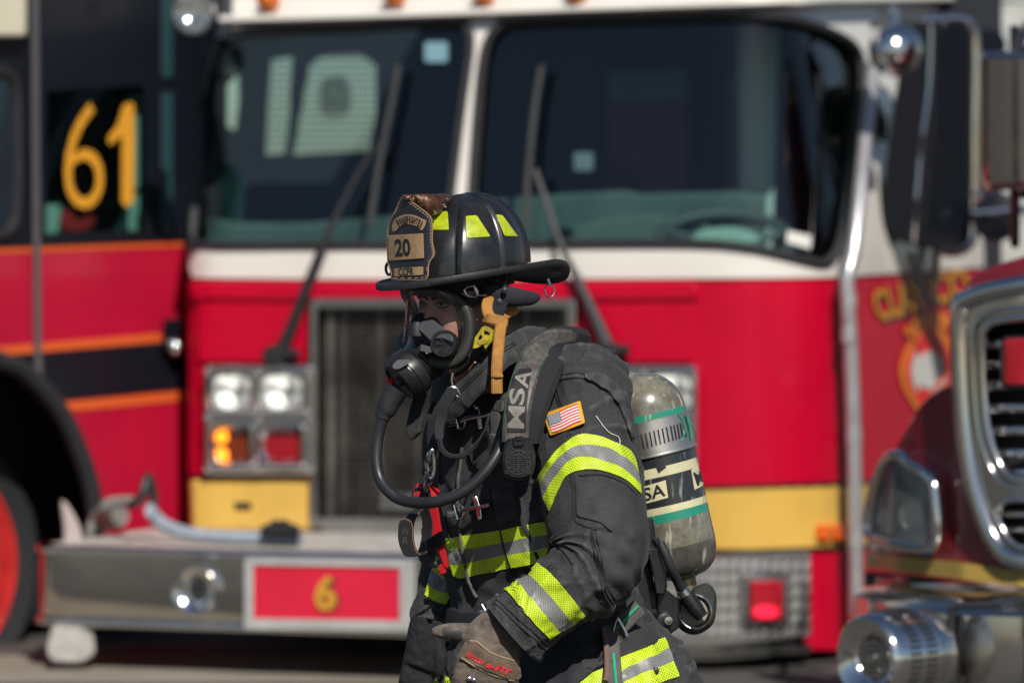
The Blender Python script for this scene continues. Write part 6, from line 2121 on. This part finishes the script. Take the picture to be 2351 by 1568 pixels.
# shoulder strap
def strap_pts(off=0):
    return [(1352, 806, .08), (1330, 792, .03), (1296, 782, -.02), (1258, 788, -.075), (1226, 820, -.135), (1204, 872, -.19), (1190, 930, -.215), (1184, 985, -.22), (1184, 1014, -.22)]
wd_ = [Vector((.9, .5, .0)), Vector((.5, .8, -.5)), Vector((.35, .8, -.55)), Vector((.55, .7, -.45)), Vector((.9, .25, -.25)), Vector((.95, .1, -.15)), Vector((1, .08, -.05)), Vector((1, .05, 0)), Vector((1, .05, 0))]
spn = smooth_path([tuple(list(p) + list(w)) for p, w in zip(strap_pts(), wd_)], 8)
DIRTY = M("dirty_reflective_strap", (.085, .076, .068), .5, var=.6, vscale=26, col2=(.035, .032, .03), bump=.3, bscale=120, dust=((.19, .17, .15), .3, 60))
m = MB()
m.ribbon([W(*q[:3]) for q in spn], [.042 + .009 * min(1, i / 30) for i in range(len(spn))], [Vector(q[3:]) for q in spn], .012)
stp = mk("shoulder_strap", m, DIRTY, pack)
STS = MeshSurf([m])
m = MB()
pad = []
for q in spn:
    p = W(*q[:3]); w = Vector(q[3:]).normalized()
    pad.append(p + w * .018 + Vector((.004, .014, -.004)))
m.ribbon(pad, [.084 - .03 * max(0, i / len(spn) - .6) / .4 for i in range(len(spn))], [Vector(q[3:]) for q in spn], .020)
mk("strap_pad", m, M("pad_black", (.011, .011, .014), .9, bump=.4, bscale=260), stp)
m = MB()
m.tube([W(*q[:3]) + Vector(q[3:]).normalized() * .0248 + Vector((0, -.004, .002)) for q in spn[14:40]], .0016, 6)
m.tube([W(*q[:3]) - Vector(q[3:]).normalized() * .0248 + Vector((0, -.003, 0)) for q in spn[22:]], .0012, 6)
mk("green_edging", m, M("green_edge", (.012, .05, .028), .7), stp)
m = MB()
m.sheet(STS, [(1163, 992), (1165, 930), (1177, 870), (1190, 848), (1220, 846), (1209, 930), (1207, 992)], .0008, .0012, step=6, mat=0)
m.text(STS, "M", 1185, 958, 50, 38, -87, off=.003, bold=.02, step=5, mat=1)
m.text(STS, "S", 1187, 911, 38, 34, -84, off=.003, bold=.02, step=5, mat=1)
m.text(STS, "A", 1199, 871, 38, 34, -76, off=.003, bold=.02, step=5, mat=1)
mk("strap_lettering", m, [M("strap_print_black", (.012, .012, .015), .65, var=.4, vscale=40, col2=(.04, .037, .035), thr=(.5, .75), spec=.25), M("strap_letter_grey", (.23, .21, .185), .6, var=.45, vscale=40, spec=.3)], stp)
# alarm module at the strap end
MS_ = PlaneSurf(1190, 1050, D0 - .225, yaw=-4)
m = MB()
m.sheet(MS_, round_poly([(1164, 1006), (1216, 1004), (1228, 1030), (1230, 1066), (1222, 1092), (1204, 1102), (1176, 1102), (1156, 1090), (1152, 1060), (1156, 1024)], 9), -.02, .042, step=8, bev=7, bevh=.014)
md_ = mk("alarm_module", m, M("module_black", (.010, .0105, .0125), .42), pack)
MDS = MeshSurf([m])
m = MB()
m.sheet(MS_, round_poly([(1176, 1004), (1206, 1003), (1202, 1024), (1180, 1025)], 4), .018, .01, step=8, bev=2)
m.sheet(MS_, [(1182, 1002), (1200, 1001), (1198, 1011), (1184, 1012)], .026, .006, step=8, bev=2)
mk("module_clip", m, BLKPL, md_)
m = MB()
for r_ in (27, 20):
    m.tube([MDS.at(1190 + r_ * math.cos(t), 1062 + r_ * math.sin(t), .001) for t in np.linspace(0, 2 * math.pi, 41)[:-1]], .0016, 6, closed=True)
for k in range(12):
    a = k * math.pi / 6
    m.tube([MDS.at(1190 + 20 * math.cos(a), 1062 + 20 * math.sin(a), .0012), MDS.at(1190 + 27 * math.cos(a), 1062 + 27 * math.sin(a), .0012)], .0016, 6)
for dy in range(-16, 17, 5):
    hw = math.sqrt(20 ** 2 - dy * dy) - 3
    m.tube([MDS.at(1190 - hw, 1062 + dy, .001), MDS.at(1190, 1062 + dy, .001), MDS.at(1190 + hw, 1062 + dy, .001)], .0013, 6)
for dy in (-24, -20, 20, 24):
    for sx in (-1, 1): m.tube([MDS.at(1190 + sx * 18, 1062 + dy, .001), MDS.at(1190 + sx * 30, 1062 + dy, .001)], .0014, 6)
m.tube([MDS.at(1190, 1036, .0012), MDS.at(1190, 1062, .0012), MDS.at(1190, 1090, .0012)], .0014, 6)
mk("speaker_grille", m, M("grille_plastic", (.03, .031, .034), .4), md_)
# strap carrying on under the module, waist belt and buckle
m = MB()
m.ribbon([TS.at(x, y, .006) for x, y in smooth_path([(1194, 1096), (1206, 1150), (1224, 1220), (1260, 1300)], 6)], .03, Vector((1, .2, .1)), .005)
mk("lower_strap", m, NAVY, pack)
GW = M("grey_webbing", (.10, .095, .09), .85, var=.3, vscale=40, bump=.6, bscale=260)
dw_ = TS.at(1400, 1440).y - D0 - .02
dw2 = TS.at(1412, 1560).y - D0 - .02
m = MB()
m.ribbon([W(x, y, dw_) for x, y in smooth_path([(1396, 1466), (1416, 1444), (1440, 1420), (1470, 1392)], 6)], .036, Vector((.62, 0, .78)), .006)
wb = mk("waist_strap", m, GW, pack)
m = MB()
m.ribbon([W(x, y, dw_ + (dw2 - dw_) * (y - 1436) / 120) for x, y in smooth_path([(1404, 1436), (1406, 1490), (1412, 1560), (1420, 1640)], 6)], .030, Vector((1, .1, 0)), .005)
hb_ = mk("hanging_strap", m, GW, pack)
m = MB()
m.ribbon([W(x, y, dw_ - .012 + (dw2 - dw_) * (y - 1436) / 120) for x, y in smooth_path([(1386, 1440), (1392, 1480), (1394, 1540), (1390, 1562)], 6)], .011, Vector((1, .1, 0)), .004)
mk("strap_end", m, M("red_brown_webbing", (.14, .085, .07), .85, bump=.5, bscale=260), pack)
GT = M("green_thread", (.02, .36, .18), .7)
m = MB(); m.tube([W(x, y, dw_ - .005 + (dw2 - dw_) * (y - 1436) / 120) for x, y in smooth_path([(1408, 1500), (1414, 1560), (1423, 1640)], 6)], .0030, 6)
mk("green_tracer", m, GT, hb_)
m = MB(); m.tube([W(x, y, dw_ - .005) for x, y in smooth_path([(1402, 1456), (1420, 1438), (1444, 1412), (1466, 1390)], 6)], .0030, 6)
mk("green_tracer", m, GT, wb)
m = MB(); m.sheet(TS, smooth_path([(1100, 1405), (1240, 1430), (1340, 1420), (1424, 1412), (1412, 1490), (1340, 1560), (1270, 1610), (1200, 1630), (1150, 1560), (1110, 1460)], 5, True), .0, .008, step=12, bev=3)
mk("coat_shadow_sheet", m, NAVY, pack)  # dark sheet standing for the arm's shadow on the lower coat
m = MB(); m.tube([W(x, y, dw_ - .012) for x, y in smooth_path([(1416, 1420), (1408, 1446), (1405, 1452), (1414, 1472), (1420, 1474), (1436, 1464), (1438, 1456), (1424, 1428)], 4, True)], .0034, 8, closed=True)
mk("strap_buckle", m, STEEL, wb)
m = MB(); m.ribbon([TS.at(x, y, .012) for x, y in smooth_path([(1040, 1420), (1120, 1440), (1260, 1450), (1400, 1440)], 8)], .05, Vector((.05, 0, 1)), .008)
mk("waist_belt", m, NAVY, pack)

# ================================================================ TORCH AND LEATHER STRAP ON THE CHEST
tor = thing("chest_torch", W(990, 1220, -.1), "red angled flashlight clipped to the front of the coat, black clip across it", "flashlight")
RP = PlaneSurf(1005, 1240, D0 - .075, yaw=-30)
m = MB()
m.sheet(RP, round_poly([(980, 1155), (1004, 1152), (1012, 1200), (1022, 1250), (1032, 1302), (1026, 1310), (1016, 1302), (1004, 1270), (990, 1240), (982, 1200)], 5), -.02, .035, step=8, bev=5, bevh=.012)
m.sheet(RP, round_poly([(1008, 1296), (1018, 1292), (1025, 1304), (1024, 1316), (1012, 1321), (1004, 1308)], 3), -.01, .022, step=8, bev=3)
m.lathe(RP.at(968, 1133, .0), (-.9, -.3, .25), [(-.03, .018), (.0, .02), (.012, .019), (.016, .012), (.016, 0)], 24)
tb = mk("torch_body", m, M("torch_red", (.48, .012, .02), .32, coat=.4), tor)
m = MB()
m.sheet(RP, round_poly([(976, 1240), (1012, 1218), (1022, 1222), (1024, 1246), (990, 1266), (978, 1262)], 4), .014, .012, step=8, bev=3)
m.sheet(RP, smooth_path([(975, 1256), (990, 1268), (1004, 1300), (990, 1302), (966, 1290), (960, 1272)], 4, True), -.03, .03, step=8, bev=3)
mk("torch_clip", m, BLKPL, tor)
m = MB()
m.sheet(RP, round_poly([(950, 1120), (978, 1116), (990, 1126), (990, 1144), (960, 1146)], 6), .0, .02, step=8, bev=4)
mk("torch_cap", m, BLKPL, tor)
m = MB()
for k, (x, y) in enumerate([(985, 1050), (984, 1068), (987, 1086), (982, 1102), (978, 1116)]):
    c = W(x, y, -.12)
    m.tube([c + Vector(((.008 if k % 2 else .004) * math.cos(t), .006 * math.cos(t), .011 * math.sin(t))) for t in np.linspace(0, 2 * math.pi, 17)[:-1]], .0022, 6, closed=True)
mk("chain", m, DARKM, tor)
m = MB()
m.tube([W(x, y, -.12) for x, y in smooth_path([(992, 1032), (982, 1060), (980, 1086), (986, 1098), (996, 1088), (996, 1050)], 5, True)], .0034, 8, closed=True)
mk("snap_hook", m, STEEL, tor)
ls = thing("leather_strap", W(950, 1220, -.1), "black leather strap loop stamped WR, hanging left of the red flashlight", "strap")
m = MB()
A_ = [(966, 1166, -.10), (950, 1180, -.115), (940, 1200, -.12), (938, 1230, -.12), (944, 1260, -.115), (958, 1274, -.10), (972, 1262, -.085), (980, 1230, -.08), (981, 1196, -.085), (974, 1168, -.09)]
m.ribbon([W(*q) for q in smooth_path(A_, 6)], .026, Vector((.75, -.55, .1)), .0035)
lb = mk("strap_loop", m, M("loop_leather", (.020, .018, .018), .55, var=.3, vscale=60, bump=.3, bscale=200), ls)
LP = PlaneSurf(930, 1230, D0 - .14, yaw=-12)
m = MB(); m.sheet(LP, smooth_path([(915, 1206), (918, 1196), (928, 1191), (942, 1196), (947, 1210), (948, 1238), (954, 1262), (966, 1274), (950, 1278), (930, 1276), (920, 1260), (914, 1236)], 5, True), 0, .004, step=7, bev=1.5)
tabm = mk("stamped_tab", m, M("tab_leather", (.013, .0125, .014), .4, bump=.2, bscale=200), ls)
m = MB()
m.tube([LP.at(x, y, .003) for x, y in smooth_path([(915, 1206), (918, 1196), (928, 1191), (942, 1196), (947, 1210), (948, 1238), (954, 1262), (966, 1274)], 5)], .0011, 6)
mk("worn_edge", m, M("tan_worn_edge", (.16, .09, .05), .7), tabm)
m = MB()
m.text(LP, "W", 930, 1219, 17, 17, 3, off=.0048, bold=.01, step=6)
m.text(LP, "R", 931, 1240, 13, 16, 3, off=.0048, bold=.01, step=6)
mk("stamped_letters", m, M("stamp_grey", (.04, .038, .038), .6), tabm)
# radio cable tag on the chest
m = MB()
m.sheet(PlaneSurf(1000, 1010, D0 - .045, yaw=-35), round_poly([(980, 960), (1006, 952), (1010, 990), (1006, 1050), (996, 1066), (982, 1062), (978, 1000)], 5), -.02, .025, step=8, bev=3)
mk("front_closure_tab", m, NAVY, jacket)
